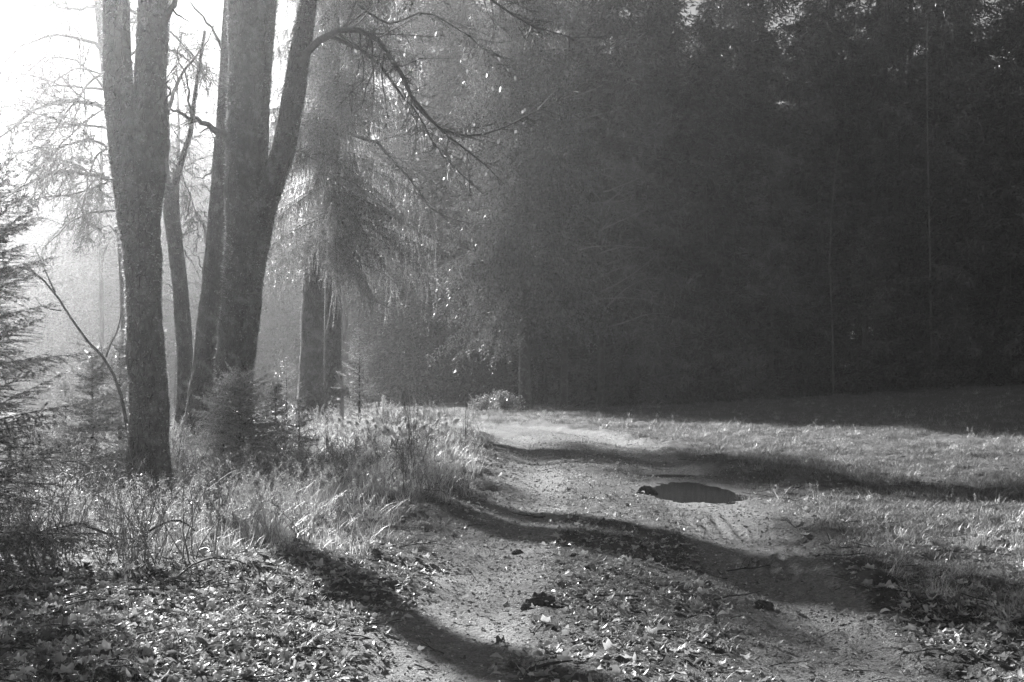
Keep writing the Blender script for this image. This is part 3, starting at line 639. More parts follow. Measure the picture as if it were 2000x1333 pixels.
# two thin pale birches in front of the forest
for k, (L_, w, lab) in enumerate((([(1820, 745), (1818, 600), (1816, 480), (1813, 350), (1811, 220), (1810, 100), (1812, 40)], 4.8, 'thin pale birch stem standing out against the dark forest, the taller one'), ([(1628, 775), (1626, 640), (1620, 520), (1624, 420), (1632, 330), (1640, 280)], 3.8, 'short bent pale sapling stem before the dark forest'))):
    D = 62.0 if k == 0 else 64.0; x = (L_[0][0] - 1000) / FPX * D; D = front(x) - 1.6; x = (L_[0][0] - 1000) / FPX * D; g = gz(x, D); off = np.array([x, D, g])
    root = empty('birch_sapling', tuple(off)); tag(root, lab, 'tree')
    pts = np.array(pxline(L_, D)) - off; pts[0, 2] = -0.1
    w0 = w * D / FPX / 2; obj('trunk', trunk_mesh('trunk', pts, np.linspace(w0, w0 * 0.3, len(pts)), [M_BIRCH], 640 + k, 12, 0.12, 0.04), root)
    mb = MB(); twigs(mb, spread(pts, 14), np.linspace(0.03, 0.01, 14), rs(650 + k), 0.55, 0.13, 0.02, 2, 0.9, 0.3, 4, 0.006, 0.3); obj('crown', mb.mesh('crown', [M_TWIGP], True), root)

# ------------------------------------------------------------------ young spruces in the verge
SAP = dict(gap=0.12, nbr=7, hang=0.0, twig_step=0.045, nsp=0.0065, nl=0.032, nw=0.008, top_pow=0.55, wood=0.008, el0=0.3)
def sapling(label, px, D, h, r, seed, **kw):
    a = dict(SAP); a.update(kw); x = (px - 1000) / FPX * D
    return spruce_tree('young_spruce', label, x, D, h, 0.12, r, seed, 0.012 + 0.008 * h, 'young spruces in the verge', seed * 1.3, nmat=M_NEEDLE if D < 12 else M_YOUNG_LIT, **a)
sapling('dark young spruce with long spiky shoots at the left edge, nearest of all', -68, 10.2, 3.3, 1.0, 701, gap=0.14, nbr=8, twig_step=0.052, nsp=0.0055, nl=0.026, nw=0.0055, wood=0.007)
sapling('bushy young spruce left of the nearest dark trunk', 180, 18.3, 1.75, 0.72, 702)
sapling('slender young spruce just behind the nearest dark trunk', 234, 19.5, 1.95, 0.45, 703)
sapling('low young spruce in mist left of the nearest trunk', 128, 23, 1.5, 0.55, 711, nsp=0.009, nw=0.005)
sapling('bushy young spruce with spiky leaders in front of the stem cluster', 468, 19.2, 1.45, 1.05, 704, el0=0.12, nsp=0.008, top_pow=0.7)
sapling('slim leader of young spruce rising beside the bushy spiky one', 436, 19.8, 1.3, 0.55, 712, el0=0.5)
sapling('narrow little spruce right beside the bushy spiky one', 538, 20.2, 1.25, 0.36, 705)
sapling('smallest young spruce, standing alone right of the spiky ones', 584, 22, 1.05, 0.36, 706)
sapling('sunlit hazy young spruce behind the wooden stake', 702, 35.5, 2.5, 0.75, 707, gap=0.22, twig_step=0.08, nsp=0.012, nl=0.035, nw=0.007)
sapling('faint hazy young spruce between the trunks', 560, 38, 1.9, 0.6, 708, gap=0.22, twig_step=0.08, nsp=0.012, nl=0.035, nw=0.007)

# thin bent bare sapling left of the nearest trunk
D = 17.0; x = (250 - 1000) / FPX * D; off = np.array([x, D, gz(x, D)])
root = empty('bare_sapling', tuple(off)); tag(root, 'thin bent bare sapling leaning left out of the nearest trunk base', 'sapling')
for k, (L_, w) in enumerate(((([(262, 960), (252, 860), (240, 780), (222, 730), (206, 698), (180, 680), (150, 640), (118, 590), (100, 560), (75, 540), (45, 515)]), 9), ([(207, 698), (215, 675), (228, 650), (236, 620), (243, 590)], 4), ([(108, 572), (95, 545), (80, 510), (66, 480)], 4), ([(120, 607), (100, 605), (80, 598), (68, 580)], 3))):
    pts = spread(pxline(L_, D), 12) - off; w0 = w * D / FPX / 2; mb = MB(); mb.line(pts, np.linspace(w0, w0 * .4, 12), 6)
    twigs(mb, pts, np.linspace(w0 * .5, .003, 12), rs(660 + k), 0.3, 0.16, 0.0, 1, 0.7, 0.2, 4, 0.0018); obj('stem' if k == 0 else 'branch', mb.mesh('stem', [M_TWIG], True), root)

# small sunlit bush at the bend
def bush(name, label, x, y, r, h, n, seed, material, ls=0.07):
    g = gz(x, y); root = empty(name, (x, y, g)); tag(root, label, 'bush'); q = rs(seed)
    st = MB()
    tips = []
    for k in range(26):
        az = q.random() * 6.28; e = 0.6 + 0.8 * q.random(); v = np.array([math.cos(az) * math.cos(e), math.sin(az) * math.cos(e), math.sin(e)]); p = [np.zeros(3)]
        for a_ in range(6): v = v + q.normal(size=3) * 0.18; v[2] -= 0.04; v /= np.linalg.norm(v); p.append(p[-1] + v * h * (0.6 + .5 * q.random()) / 6 * np.array([r / h * 1.3, r / h * 1.3, 1]))
        st.line(p, np.linspace(.012, .003, 7), 4); tips += p[2:]
    obj('stems', st.mesh('stems', [M_TWIG]), root)
    t = np.array(tips)[q.integers(0, len(tips), n)] + q.normal(size=(n, 3)) * 0.10 * r
    d = q.normal(size=(n, 3)); d /= np.linalg.norm(d, axis=1, keepdims=True); e = np.cross(d, q.normal(size=(n, 3))); e /= np.linalg.norm(e, axis=1, keepdims=True)
    s_ = ls * (0.6 + 0.8 * q.random(n))[:, None]
    mb = MB(); mb.add(np.stack([t, t + d * s_ * .5 + e * s_ * .32, t + d * s_, t + d * s_ * .5 - e * s_ * .32], 1), Q=np.arange(4 * n).reshape(-1, 4)); obj('foliage', mb.mesh('foliage', [material]), root)
bush('leafy_bush', 'small sunlit leafy bush at the foot of the corner spruce', (983 - 1000) / FPX * 58, 58, 0.75, 1.0, 1500, 801, M_HUNG, 0.09)
bush('leafy_bush', 'low hazy bush beside the sunlit bush at the bend', (940 - 1000) / FPX * 61, 61, 0.7, 0.8, 900, 802, M_HUNG, 0.09)
bush('leafy_bush', 'low bramble bush half hidden in the misty gap between the trunks', (540 - 1000) / FPX * 40, 40, 0.9, 1.0, 900, 803, M_HUNG, 0.08)

# ------------------------------------------------------------------ stake with a slanting board beside the track
x, y = (668 - 1000) / FPX * 31, 31.0; g = gz(x, y); root = empty('wooden_stake', (x, y, g)); tag(root, 'thin pale wooden stake with a slanting board on top beside the track', 'post')
def box(cx, cy, cz, sx, sy, sz, ry=0.0, taper=1.0):
    V = np.array([[a * sx / 2 * (taper if c > 0 else 1), b * sy / 2 * (taper if c > 0 else 1), c * sz / 2] for a in (-1, 1) for b in (-1, 1) for c in (-1, 1)])
    V = V @ np.array([[math.cos(ry), 0, -math.sin(ry)], [0, 1, 0], [math.sin(ry), 0, math.cos(ry)]]) + np.array([cx, cy, cz])
    return V, np.array([[0, 1, 3, 2], [4, 6, 7, 5], [0, 4, 5, 1], [2, 3, 7, 6], [0, 2, 6, 4], [1, 5, 7, 3]])
V, Q = box(0, 0, 0.52, 0.075, 0.075, 1.3, 0.02, 0.9); obj('post', make_mesh('post', V, [Q], [M_POST]), root)
V, Q = box(0.005, -0.055, 1.22, 0.52, 0.03, 0.085, 1.02); obj('board', make_mesh('board', V, [Q], [M_POST]), root)
V, Q = box(0.085, -0.09, 1.06, 0.20, 0.02, 0.06, -0.85); obj('board', make_mesh('board', V, [Q], [M_POST]), root)

# ------------------------------------------------------------------ grasses
def blades(rng, n, rad, h0, h1, w, bend, lean=0.25):
    az = rng.random(n) * 2 * np.pi; rr = rad * np.sqrt(rng.random(n)); b = np.stack([np.cos(az) * rr, np.sin(az) * rr, 0 * az - 0.02], -1)
    h = h0 + (h1 - h0) * rng.random(n) ** 1.4; a2 = rng.random(n) * 2 * np.pi; out_ = np.stack([np.cos(a2), np.sin(a2), 0 * a2], -1)
    sd = np.stack([-np.sin(a2), np.cos(a2), 0 * a2], -1); bd = bend * (0.3 + rng.random(n)); ln = lean * rng.random(n)
    V = []
    for t, wf in ((0, 1.0), (0.4, 0.85), (0.75, 0.55), (1.0, 0.0)):
        p = b + out_ * (h * (ln * t + bd * t * t))[:, None]; p[:, 2] += h * (t - 0.55 * bd * t ** 2.2)
        ww = (w * wf * (0.6 + 0.7 * rng.random(1)[0]) * 0.5)
        V += [p] if wf == 0 else [p - sd * ww, p + sd * ww]
    V = np.stack(V, 1); o7 = (np.arange(n) * 7)[:, None]
    return V.reshape(-1, 3), np.concatenate([o7 + [0, 1, 3, 2], o7 + [2, 3, 5, 4]]), o7 + [4, 5, 6]
def clump(name, seed, n, rad, h0, h1, w, bend, m, lean=0.3, heads=0):
    r = rs(seed); mb = MB(); V, Q, T = blades(r, n, rad, h0, h1, w, bend, lean); mb.add(V, T, Q)
    for k in range(heads):
        a = r.random() * 6.28; d = np.array([math.cos(a), math.sin(a), 0]); hh = h1 * (1.0 + 0.5 * r.random()); t = np.linspace(0, 1, 6)[:, None]
        p = d * rad * .5 * r.random() + d * (0.32 * hh) * t ** 2.2 + np.array([0, 0, hh]) * (t - 0.12 * t ** 3); mb.line(p, np.linspace(.0018, .001, 6), 3)
        n2 = 26; tt = 0.7 + 0.3 * r.random(n2); q = np.stack([np.interp(tt, t[:, 0], p[:, c]) for c in range(3)], -1); e = r.normal(size=(n2, 3)); e[:, 2] -= .5; e /= np.linalg.norm(e, axis=1, keepdims=True)
        f = np.cross(e, r.normal(size=(n2, 3))); f /= np.linalg.norm(f, axis=1, keepdims=True)
        mb.add(np.stack([q, q + e * .02 + f * .004, q + e * .034], 1), T=np.arange(3 * n2).reshape(-1, 3))
    return mb.mesh(name, [m])
TALL = [clump('tall_grass', 900 + k, 34, 0.15, 0.08, 0.46, 0.0065, 0.5, M_GRASS, 0.45, 4 if k < 3 else 1) for k in range(5)]
TURF = [clump('turf', 920 + k, 40, 0.15, 0.03, 0.13, 0.007, 1.0, M_TURF, 0.9) for k in range(5)]
def scatter_xy(n, xlo, xhi, ylo, yhi, seed, dens):
    """rejection sampling by a density function, evenly over y in log distance"""
    r = rs(seed); y = ylo * (yhi / ylo) ** r.random(n); x = xlo(y) + (xhi(y) - xlo(y)) * r.random(n)
    k = r.random(n) < dens(x, y); return x[k], y[k], r
def spin(r, n, tilt=0.15): return np.stack([r.normal(size=n) * tilt, r.normal(size=n) * tilt, r.random(n) * 6.28], -1)
def put(name, x, y, r, meshes, scl, label, cat, tilt=0.15, parent=None, dz=0.0):
    return scatter(name, np.stack([x, y, H(x, y) + dz], -1), spin(r, len(x), tilt), scl, meshes, label, cat, parent)
def in_pud(x, y):
    q = np.zeros(len(x), bool)
    for (cx, cy, rx, ry) in PUD: q |= ((x - cx) / rx) ** 2 + ((y - cy) / ry) ** 2 < 1.3
    return q
# short matted meadow grass on the right
def d_turf(x, y):
    u = udist(x, y); pat = smooth((fbm(x * 1.1, y * 0.9, 0, 61, 3) + 0.45) / 0.6)
    return smooth((u - 1.55) / 0.9) * (0.12 + 0.88 * pat) * (0.25 + 0.75 * smooth((y - 8) / 6))
x, y, r = scatter_xy(62000, lambda y: np.maximum(cpath(y) + 1.4, -0.3 * y), lambda y: 4.5 + 0.46 * y, 5.5, 76, 930, d_turf)
put('meadow_grass', x, y, r, TURF, np.clip(0.62 + 0.013 * y, 0.7, 1.45) * (0.45 + 0.9 * r.random(len(x)) ** 1.5), 'short matted pale meadow grass on the right of the track', 'grass')
x, y, r = scatter_xy(2600, lambda y: np.maximum(cpath(y) + 1.9, -0.3 * y), lambda y: 4.5 + 0.46 * y, 8, 70, 934, lambda x, y: smooth((fbm(x * 0.9, y * 0.9, 0, 73, 2) - 0.05) / 0.5))
put('meadow_tussocks', x, y, r, TALL, (0.22 + 0.3 * r.random(len(x))) * np.clip(0.9 + 0.01 * y, 1, 1.5), 'ragged pale tussocks standing out of the meadow grass', 'grass', 0.35)
# tall dry grass on the left verge
def d_tall(x, y):
    u = -udist(x, y); pat = smooth((fbm(x * 0.9, y * 0.9, 0, 63, 3) + 0.35) / 0.7)
    return smooth((u - 1.7) / 0.9) * smooth((y - 9.5) / 5.5) * (0.10 + 0.90 * pat)
x, y, r = scatter_xy(15000, lambda y: -4.5 - 0.46 * y, lambda y: np.maximum(cpath(y) - 1.5, -4.4 - 0.46 * y), 7, 60, 931, d_tall)
put('tall_grass', x, y, r, TALL, np.clip(0.65 + 0.012 * y, 0.7, 1.5) * (0.55 + 0.7 * r.random(len(x))), 'tall dry grass glowing in the backlight on the left verge', 'grass', 0.2)
# twiggy dead undergrowth among the grass
def scrub(seed):
    r = rs(seed); mb = MB()
    for k in range(7):
        a = r.random() * 6.28; v = np.array([math.cos(a) * .35, math.sin(a) * .35, 1.0]); v /= np.linalg.norm(v); p = [np.array([r.normal() * .06, r.normal() * .06, -.03])]; h_ = 0.3 + 0.45 * r.random()
        for q in range(6): v = v + r.normal(size=3) * 0.14; v /= np.linalg.norm(v); p.append(p[-1] + v * h_ / 6)
        rd = np.linspace(.005, .002, 7); mb.line(p, rd, 4); twigs(mb, p, rd, r, 0.07, 0.4, -0.02, 2, 0.7, 0.15, 3, 0.0022)
    mb.flush(); n2 = 70; V_ = np.concatenate(mb.V); t = V_[r.integers(0, len(V_), n2)]; d = r.normal(size=(n2, 3)); d[:, 2] -= .4; d /= np.linalg.norm(d, axis=1, keepdims=True); e = np.cross(d, r.normal(size=(n2, 3))); e /= np.linalg.norm(e, axis=1, keepdims=True)
    s_ = (0.012 + 0.016 * r.random(n2))[:, None]; nq = mb.n; mb.add(np.stack([t, t + d * s_ * .5 + e * s_ * .35, t + d * s_, t + d * s_ * .5 - e * s_ * .35], 1), Q=np.arange(4 * n2).reshape(-1, 4))
    Q_ = np.concatenate(mb.Q); return make_mesh('scrub', np.concatenate(mb.V), [Q_], [M_TWIGP, M_HUNG], False, None, (Q_[:, 0] >= nq).astype(np.int32))
SCRUB = [scrub(940 + k) for k in range(4)]
x, y, r = scatter_xy(1500, lambda y: -3.5 - 0.42 * y, lambda y: np.maximum(cpath(y) - 1.9, -3.4 - 0.42 * y), 10.5, 46, 933, lambda x, y: smooth((-udist(x, y) - 2.0) / 1.2) * smooth((fbm(x * .6, y * .6, 0, 69, 2) + .3) / .6))
put('undergrowth', x, y, r, SCRUB, 0.7 + 0.7 * r.random(len(x)), 'twiggy dead undergrowth sparkling among the grass of the left verge', 'undergrowth', 0.15)
# short grass among the leaves of the verge and on the crown of the track
def d_low(x, y):
    u = udist(x, y); a = np.abs(u); pat = smooth((fbm(x * 1.1, y * 1.1, 0, 65, 2) + 0.25) / 0.6)
    return np.clip(0.8 * smooth((-u - 1.5) / 0.7) * (0.3 + 0.7 * pat) + 0.22 * smooth((0.7 - a) / 0.4) * pat, 0, 1)
x, y, r = scatter_xy(17000, lambda y: -4.5 - 0.46 * y, lambda y: np.maximum(cpath(y) + 1.0, -4.4 - 0.46 * y), 5.5, 70, 932, d_low)
put('verge_grass', x, y, r, TURF, np.clip(0.5 + 0.02 * y, 0.6, 1.9) * (0.6 + 0.7 * r.random(len(x))), 'thin short grass between the dead leaves of the left verge', 'grass')

# ------------------------------------------------------------------ dead leaves
def leaf_mesh(seed, flat=False):
    r = rs(seed); lob = [(-2.55, .30), (-2.2, .62), (-1.75, .42), (-1.25, .86), (-0.95, .72), (-0.7, .48), (-0.35, .80), (0, 1.08), (0.35, .80), (0.7, .48), (0.95, .72), (1.25, .86), (1.75, .42), (2.2, .62), (2.55, .30), (3.14, .10)]
    th = np.array([l[0] for l in lob]) + r.normal(size=16) * 0.05; R = (0.38 + 0.55 * np.array([l[1] for l in lob])) * (0.75 + 0.4 * r.random(16))
    rim = np.stack([R * np.cos(th), R * np.sin(th)], -1); midr = rim * 0.5
    xy = np.vstack([[[0, 0]], midr, rim]); cu, cv, tw = r.normal() * 0.5, 0.35 + r.normal() * 0.6, r.normal() * 0.6
    z = cu * xy[:, 0] ** 2 + cv * xy[:, 1] ** 2 + tw * xy[:, 0] * xy[:, 1] + 0.17 * r.normal(size=33) * np.linalg.norm(xy, axis=1)
    V = np.stack([xy[:, 0] * (0.92), xy[:, 1] * (1 - 0.25 * r.random()), z - z.min() * 0.6], -1) * 0.085
    k = np.arange(15); T = np.stack([0 * k, 1 + k, 2 + k], -1); Q = np.stack([1 + k, 17 + k, 18 + k, 2 + k], -1)
    st = np.array([[-.08, .003, .002], [-.08, -.003, .002], [0, 0.002, .004]]) * [0.9, 1, 1]
    mb = MB(); mb.add(V, T, Q); mb.add(st, [[0, 1, 2]]); return mb.mesh('fallen_leaf', [M_LEAF], True)
def oval_leaf(seed):
    r = rs(seed); n = 7; t = np.linspace(0, 1, n); w = 0.36 * np.sin(np.pi * t ** 0.85) * (0.85 + 0.3 * r.random(n)); fold = 0.3 + 0.9 * r.random(); cur = r.normal() * 0.9
    x = t * 2 - 1; z0 = cur * 0.35 * x ** 2; zr = z0 + w * fold + 0.05 * r.normal(size=n); zl = z0 + w * fold * r.random() + 0.05 * r.normal(size=n)
    V = np.concatenate([np.stack([x, w * (1 - .3 * fold), zr], -1), np.stack([x, 0 * x, z0], -1), np.stack([x, -w * (1 - .3 * fold), zl], -1)]) * 0.06
    k = np.arange(n - 1); mb = MB(); mb.add(V, Q=np.concatenate([np.stack([k, k + 1, n + k + 1, n + k], -1), np.stack([n + k, n + k + 1, 2 * n + k + 1, 2 * n + k], -1)])); return mb.mesh('fallen_leaf', [M_LEAF], True)
LEAVES = [leaf_mesh(950 + k) for k in range(6)] + [oval_leaf(970 + k) for k in range(8)]
def d_leaf(x, y):
    u = udist(x, y); a = np.abs(u); pat = smooth((fbm(x * 1.6, y * 1.6, 0, 67, 2) + 0.6) / 0.8)
    left = smooth((-u - 1.25) / 0.5) * (smooth((13.5 - y) / 5) + 0.18 * smooth((26 - y) / 12) + 0.03)
    cent = smooth((0.78 - a) / 0.3) * (0.24 * smooth((15 - y) / 6) + 0.30 * smooth((30 - y) / 10) + 0.04)
    rgt = smooth((u - 1.5) / 0.3) * smooth((4.6 - u) / 2.2) * (smooth((13 - y) / 5) + 0.12 * smooth((26 - y) / 10)) + 0.015 * (u > 1.5)
    rut = 0.04 * (a > 0.7) * (a < 1.6) * smooth((24 - y) / 10)
    return np.clip((left + cent + rgt) * (0.25 + 0.75 * pat) + rut, 0, 1) * ~in_pud(x, y)
x, y, r = scatter_xy(150000, lambda y: -3.5 - 0.42 * y, lambda y: 3.5 + 0.42 * y, 5.0, 45, 951, d_leaf)
order = np.argsort(y); infr = (np.abs(x / y) < 0.365) & (y > 6.85)
near = [k for k in order if infr[k]][:300]; rest = np.setdiff1d(np.arange(len(x)), near)
z = H(x, y); rot = np.stack([r.normal(size=len(x)) * 0.24, r.normal(size=len(x)) * 0.24, r.random(len(x)) * 6.28], -1); sc = 0.20 + 0.58 * r.random(len(x)) ** 1.9; up_ = 0.004 + 0.03 * r.random(len(x))
scatter('leaf_litter', np.stack([x, y, z + up_], -1)[rest], rot[rest], sc[rest], LEAVES, 'carpet of curled dead leaves along the track and its verges', 'leaves')
for k in near:
    o = obj('fallen_leaf', LEAVES[r.integers(len(LEAVES))], track if abs(x[k] - cpath(y[k])) < 1.75 else ground, (x[k], y[k], z[k] + up_[k]))
    o.rotation_euler = rot[k]; s_ = sc[k] * 1.05; o.scale = (s_, s_, s_)

# ------------------------------------------------------------------ twigs dropped among the leaves
def twiglet(seed):
    r = rs(seed); v = np.array([1.0, 0, 0]); p = [np.zeros(3)]
    for q in range(6): v = v + r.normal(size=3) * [.12, .25, .08]; v /= np.linalg.norm(v); p.append(p[-1] + v * .035)
    mb = MB(); mb.line(p, np.linspace(.0035, .0018, 7), 4); twigs(mb, p, np.linspace(.003, .0018, 7), r, 0.08, 0.4, 0, 1, 0.6, 0.2, 3, 0.0015); return mb.mesh('twiglet', [M_STICK])
x, y, r = scatter_xy(5200, lambda y: -3.5 - 0.42 * y, lambda y: 3.5 + 0.42 * y, 5.5, 26, 955, lambda x, y: (0.15 + 0.85 * (np.abs(udist(x, y)) > 1.5)) * ~in_pud(x, y))
put('twig_litter', x, y, r, [twiglet(956 + k) for k in range(5)], 0.6 + 1.1 * r.random(len(x)) ** 2, 'small dead twigs dropped among the leaves', 'twigs', 0.12, None, 0.012)

# ------------------------------------------------------------------ gravel on the ruts
def stone(seed):
    r = rs(seed); import bmesh
    bm = bmesh.new(); bmesh.ops.create_icosphere(bm, subdivisions=1, radius=0.01); me = bpy.data.meshes.new('pebble')
    for v in bm.verts: v.co *= 0.75 + 0.5 * r.random(); v.co.z *= 0.6
    bm.to_mesh(me); bm.free(); me.materials.append(M_STONE); return me
def d_peb(x, y):
    a = np.abs(udist(x, y)); return np.clip(smooth((0.62 - np.abs(a - 1.08)) / 0.3) + 0.25 * (a < 1.7), 0, 1) * ~in_pud(x, y)
x, y, r = scatter_xy(26000, lambda y: cpath(y) - 1.8, lambda y: cpath(y) + 1.8, 5.5, 32, 961, d_peb)
xq, yq, rq = scatter_xy(30000, lambda y: cpath(y) - 2.2, lambda y: cpath(y) + 2.4, 5.5, 36, 962, lambda x, y: np.clip(0.25 + 0.75 * smooth((fbm(x * 2.2, y * 2.2, 0, 71, 2) + .1) / .5), 0, 1) * ~in_pud(x, y) * (y < 42))
put('leaf_crumbs', xq, yq, rq, LEAVES, (0.07 + 0.20 * rq.random(len(xq)) ** 2) * np.clip(0.7 + 0.03 * yq, .8, 1.6), 'crumbs of broken leaves and bark trodden into the track', 'debris', 0.5, None, 0.004)
put('gravel', x, y, r, [stone(k) for k in range(5)], (0.45 + 1.1 * r.random(len(x)) ** 3) * np.clip(0.6 + 0.03 * y, .7, 1.4), 'fine gravel and crumbs of earth on the wheel ruts', 'gravel', 0.4)

# ------------------------------------------------------------------ clods, sticks, weeds
def clod(label, px, D, w, h, seed):
    x = (px - 1000) / FPX * D; g = gz(x, D); r = rs(seed); n, m_ = 14, 22
    th = np.linspace(0.02, np.pi * .62, n)[:, None]; ph = np.linspace(0, 2 * np.pi, m_, endpoint=False)[None]
    X, Y, Z = np.sin(th) * np.cos(ph), np.sin(th) * np.sin(ph), np.cos(th) * np.ones_like(ph)
    k = 1 + 0.28 * fbm(X * 2, Y * 2, Z * 2, seed, 3) + 0.12 * fbm(X * 7, Y * 7, Z * 7, seed + 5, 2)
    V = np.stack([X * k * w / 2, Y * k * w * .38, Z * k * h], -1).reshape(-1, 3)
    i = np.arange(n - 1)[:, None] * m_; j = np.arange(m_)[None]; j2 = (j + 1) % m_
    Q = np.stack([i + j, i + m_ + j, i + m_ + j2, i + j2], -1).reshape(-1, 4)
    root = obj('earth_clod', make_mesh('earth_clod', V, [Q], [M_CLOD], False), None, (x, D, g)); tag(root, label, 'clod')
    mb = MB(); B, Qb, Tb = blades(r, 30, w * .4, .03, .08, .004, 1.2, 1.0); B[:, 2] += h * .55; mb.add(B, Tb, Qb); obj('grass_tuft', mb.mesh('grass_tuft', [M_GRASS]), root)
clod('large dark clod of earth on the leafy middle of the track', 1052, 9.3, 0.26, 0.085, 971)
clod('dark clod of earth at the left rim of the large puddle', 1262, 18.7, 0.24, 0.10, 972)
clod('small earth clod in the right rut beside the leafy middle', 1490, 9.4, 0.14, 0.05, 973)
clod('small clod of earth in the left rut near the grassy verge', 1010, 12.4, 0.10, 0.04, 974)
def stick(label, L_, D0, D1, w, seed, tw=0.3, lift=0.02):
    pts = []
    for k, (px, py, hgt) in enumerate(L_):
        D = D0 + (D1 - D0) * k / (len(L_) - 1); xx = (px - 1000) / FPX * D; pts.append((xx, D, gz(xx, D) + lift + hgt))
    pts = np.array(pts); off = pts[0].copy()
    A = spread(pts, 12) - off; mb = MB(); w0 = w * D0 / FPX / 2; mb.line(A, np.linspace(w0, w0 * .45, 12), 6); twigs(mb, A, np.linspace(w0 * .6, .002, 12), rs(seed), 0.25, tw, 0.0, 1, 0.6, 0.3, 4, 0.002)
    o = obj('fallen_stick', mb.mesh('fallen_stick', [M_STICK], True), None, tuple(off)); tag(o, label, 'stick')
stick('straight dark stick lying in the grass left of the arched bough', [(148, 0, .16), (190, 0, .13), (262, 0, .06)], 11.7, 11.2, 8, 981, 0.05)
stick('arched dead bough rising out of the leaf litter', [(245, 0, .02), (275, 0, .13), (310, 0, .22), (345, 0, .25), (372, 0, .21), (380, 0, .16)], 11.2, 11.6, 7, 982, 0.12)
stick('thin bowed twig lying on the leaves below the arched bough', [(345, 0, .02), (375, 0, .08), (410, 0, .12), (455, 0, .10), (480, 0, .06)], 9.9, 10.2, 5, 983, 0.2)
stick('long thin dark twig across the leaf litter', [(250, 0, .03), (330, 0, .04), (400, 0, .03), (480, 0, .05)], 9.4, 9.7, 5, 984, 0.1)
stick('pale bent stem lying in the leaves at the lower left', [(100, 0, .03), (150, 0, .05), (200, 0, .07)], 8.6, 9.0, 4, 985, 0.1)
stick('short dark stick on the track at the lower edge', [(1035, 0, .02), (1070, 0, .03), (1118, 0, .03)], 7.15, 7.25, 8, 986, 0.05)

def weed(label, px, D, h, n, seed, plume, spreadr=0.12):
    """tall dead flower stalks in one tuft, with or without drooping pale plumes"""
    x = (px - 1000) / FPX * D; g = gz(x, D); root = empty('dead_weed', (x, D, g)); tag(root, label, 'weed', 'dead weeds on the left verge'); r = rs(seed); st = MB(); pl = MB()
    for k in range(n):
        a = r.random() * 6.28; d = np.array([math.cos(a), math.sin(a), 0]); hh = h * (0.6 + 0.5 * r.random()); t = np.linspace(0, 1, 9)[:, None]
        p = d * spreadr * r.random() + d * (hh * (0.10 + 0.28 * plume) * (0.4 + r.random())) * t ** 2 + np.array([0, 0, hh]) * (t - (0.22 * plume) * t ** 5) + np.cumsum(r.normal(size=(9, 3)), 0) * 0.006
        st.line(p, np.linspace(.0045, .002, 9), 4)
        if plume:
            nn = 260; tt = 0.72 + 0.28 * r.random(nn); q = np.stack([np.interp(tt, t[:, 0], p[:, c]) for c in range(3)], -1)
            e = r.normal(size=(nn, 3)) * .6 + d * .7; e[:, 2] -= .5 * r.random(nn); e /= np.linalg.norm(e, axis=1, keepdims=True); f = np.cross(e, r.normal(size=(nn, 3))); f /= np.linalg.norm(f, axis=1, keepdims=True)
            l_ = 0.09 * (1.12 - tt)[:, None] / .3 * (0.5 + r.random(nn))[:, None]; pl.add(np.stack([q, q + e * l_ * .6 + f * .007, q + e * l_], 1), T=np.arange(3 * nn).reshape(-1, 3))
        else:
            twigs(st, p, np.linspace(.003, .002, 9), r, 0.16, 0.13, 0.0, 1, 0.5, 0.35, 3, 0.0014, 0.4)
            nn = 40; tt = 0.75 + .25 * r.random(nn); q = np.stack([np.interp(tt, t[:, 0], p[:, c]) for c in range(3)], -1); e = r.normal(size=(nn, 3)); e /= np.linalg.norm(e, axis=1, keepdims=True)
            f = np.cross(e, [0, 0, 1.0]); pl.add(np.stack([q, q + e * .016 + f * .006, q + e * .03], 1), T=np.arange(3 * nn).reshape(-1, 3))
    obj('stalks', st.mesh('stalks', [M_STEM]), root); obj('seed_heads', pl.mesh('seed_heads', [M_PLUME if plume else M_STEM]), root)
weed('tuft of tall thin dead stalks with bare tips at the verge edge', 808, 19.5, 1.35, 9, 991, 0.0)
weed('pale plumed weed drooping beside the tall bare stalks', 788, 24, 0.85, 12, 992, 1.0, 0.3)
weed('pale plumed weed nodding right of the tall bare stalks', 862, 25, 0.85, 7, 993, 1.0, 0.2)
weed('low mass of pale plumes left of the bare stalks', 735, 27, 0.65, 13, 994, 1.0, 0.45)
weed('single dark seed stalk standing nearest the track', 846, 20.5, 0.75, 3, 995, 0.0, 0.04)
weed('loose dead stalks leaning at the end of the verge', 905, 29, 1.1, 8, 996, 0.0, 0.4)
weed('dead stalks standing in sunlit grass before the young spruces', 640, 21, 0.8, 7, 997, 0.0, 0.4)
weed('low pale plumes at the foot of the wooden stake', 690, 30, 0.6, 10, 998, 1.0, 0.4)
weed('arching thin stalk tuft behind the pale plumes', 745, 28, 1.3, 4, 999, 0.4, 0.2)

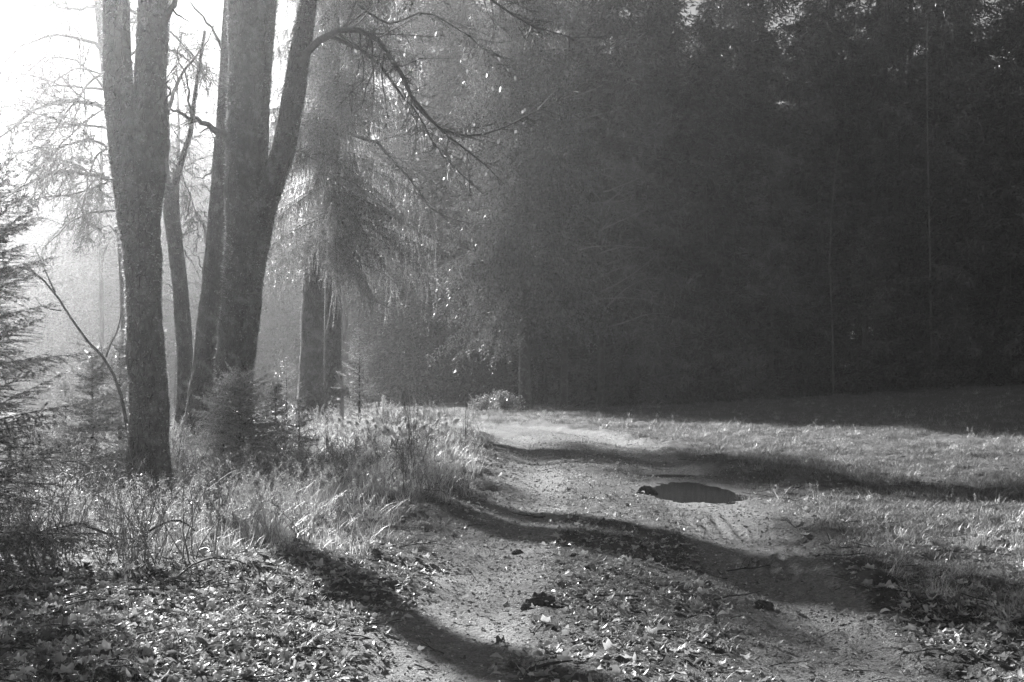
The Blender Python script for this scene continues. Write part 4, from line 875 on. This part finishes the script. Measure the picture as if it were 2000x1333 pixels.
# dead leaves still hanging on the boughs of the stem cluster
r = rs(1001); mb = MB(); n = 170
Ls = [spread(pxline(L_, DB - .4, DB - 2.2), 30) for L_ in ([(690, 58), (755, 95), (805, 190), (850, 245), (900, 285), (960, 330)], [(800, 190), (880, 262), (930, 270), (985, 252), (1050, 215)], [(770, 160), (815, 225), (850, 285), (905, 350)], [(720, 20), (760, 50), (830, 60), (900, 90), (950, 120), (1000, 150)])]
t = np.concatenate(Ls)[r.integers(0, 120, n)] - offB + r.normal(size=(n, 3)) * [.14, .14, .10]; t[:, 2] -= .06
d = np.array([0, 0, -1.0]) + r.normal(size=(n, 3)) * .35; d /= np.linalg.norm(d, axis=1, keepdims=True); e = np.cross(d, r.normal(size=(n, 3))); e /= np.linalg.norm(e, axis=1, keepdims=True)
s_ = (0.05 + 0.05 * r.random(n))[:, None]; mb.add(np.stack([t, t + d * s_ * .5 + e * s_ * .3, t + d * s_, t + d * s_ * .5 - e * s_ * .3], 1), Q=np.arange(4 * n).reshape(-1, 4))
o = obj('hanging_leaves', mb.mesh('hanging_leaves', [M_HUNG]), treeB); o['kind'] = 'stuff'

# ------------------------------------------------------------------ haze
bm_lo, bm_hi = (-330, -70, -3.5), (330, 330, 36)
V = np.array([[x, y, z] for x in (bm_lo[0], bm_hi[0]) for y in (bm_lo[1], bm_hi[1]) for z in (bm_lo[2], bm_hi[2])])
hz = obj('haze', make_mesh('haze', V, [np.array([[0, 1, 3, 2], [4, 6, 7, 5], [0, 4, 5, 1], [2, 3, 7, 6], [0, 2, 6, 4], [1, 5, 7, 3]])], []))
m, N, L = mat('haze_air'); pv = N.new('ShaderNodeVolumePrincipled'); pv.inputs['Color'].default_value = (0.97, 0.97, 0.97, 1)
pv.inputs['Density'].default_value = HAZE_DENSITY; pv.inputs['Anisotropy'].default_value = HAZE_G
pv.inputs['Density Attribute'].default_value = ''
oo = N.new('ShaderNodeOutputMaterial'); L.new(pv.outputs[0], oo.inputs['Volume'])
try: m.cycles.homogeneous_volume = True
except Exception: pass
hz.data.materials.append(m); tag(hz, 'pale morning mist filling the clearing and the wood', 'mist', kind='stuff')
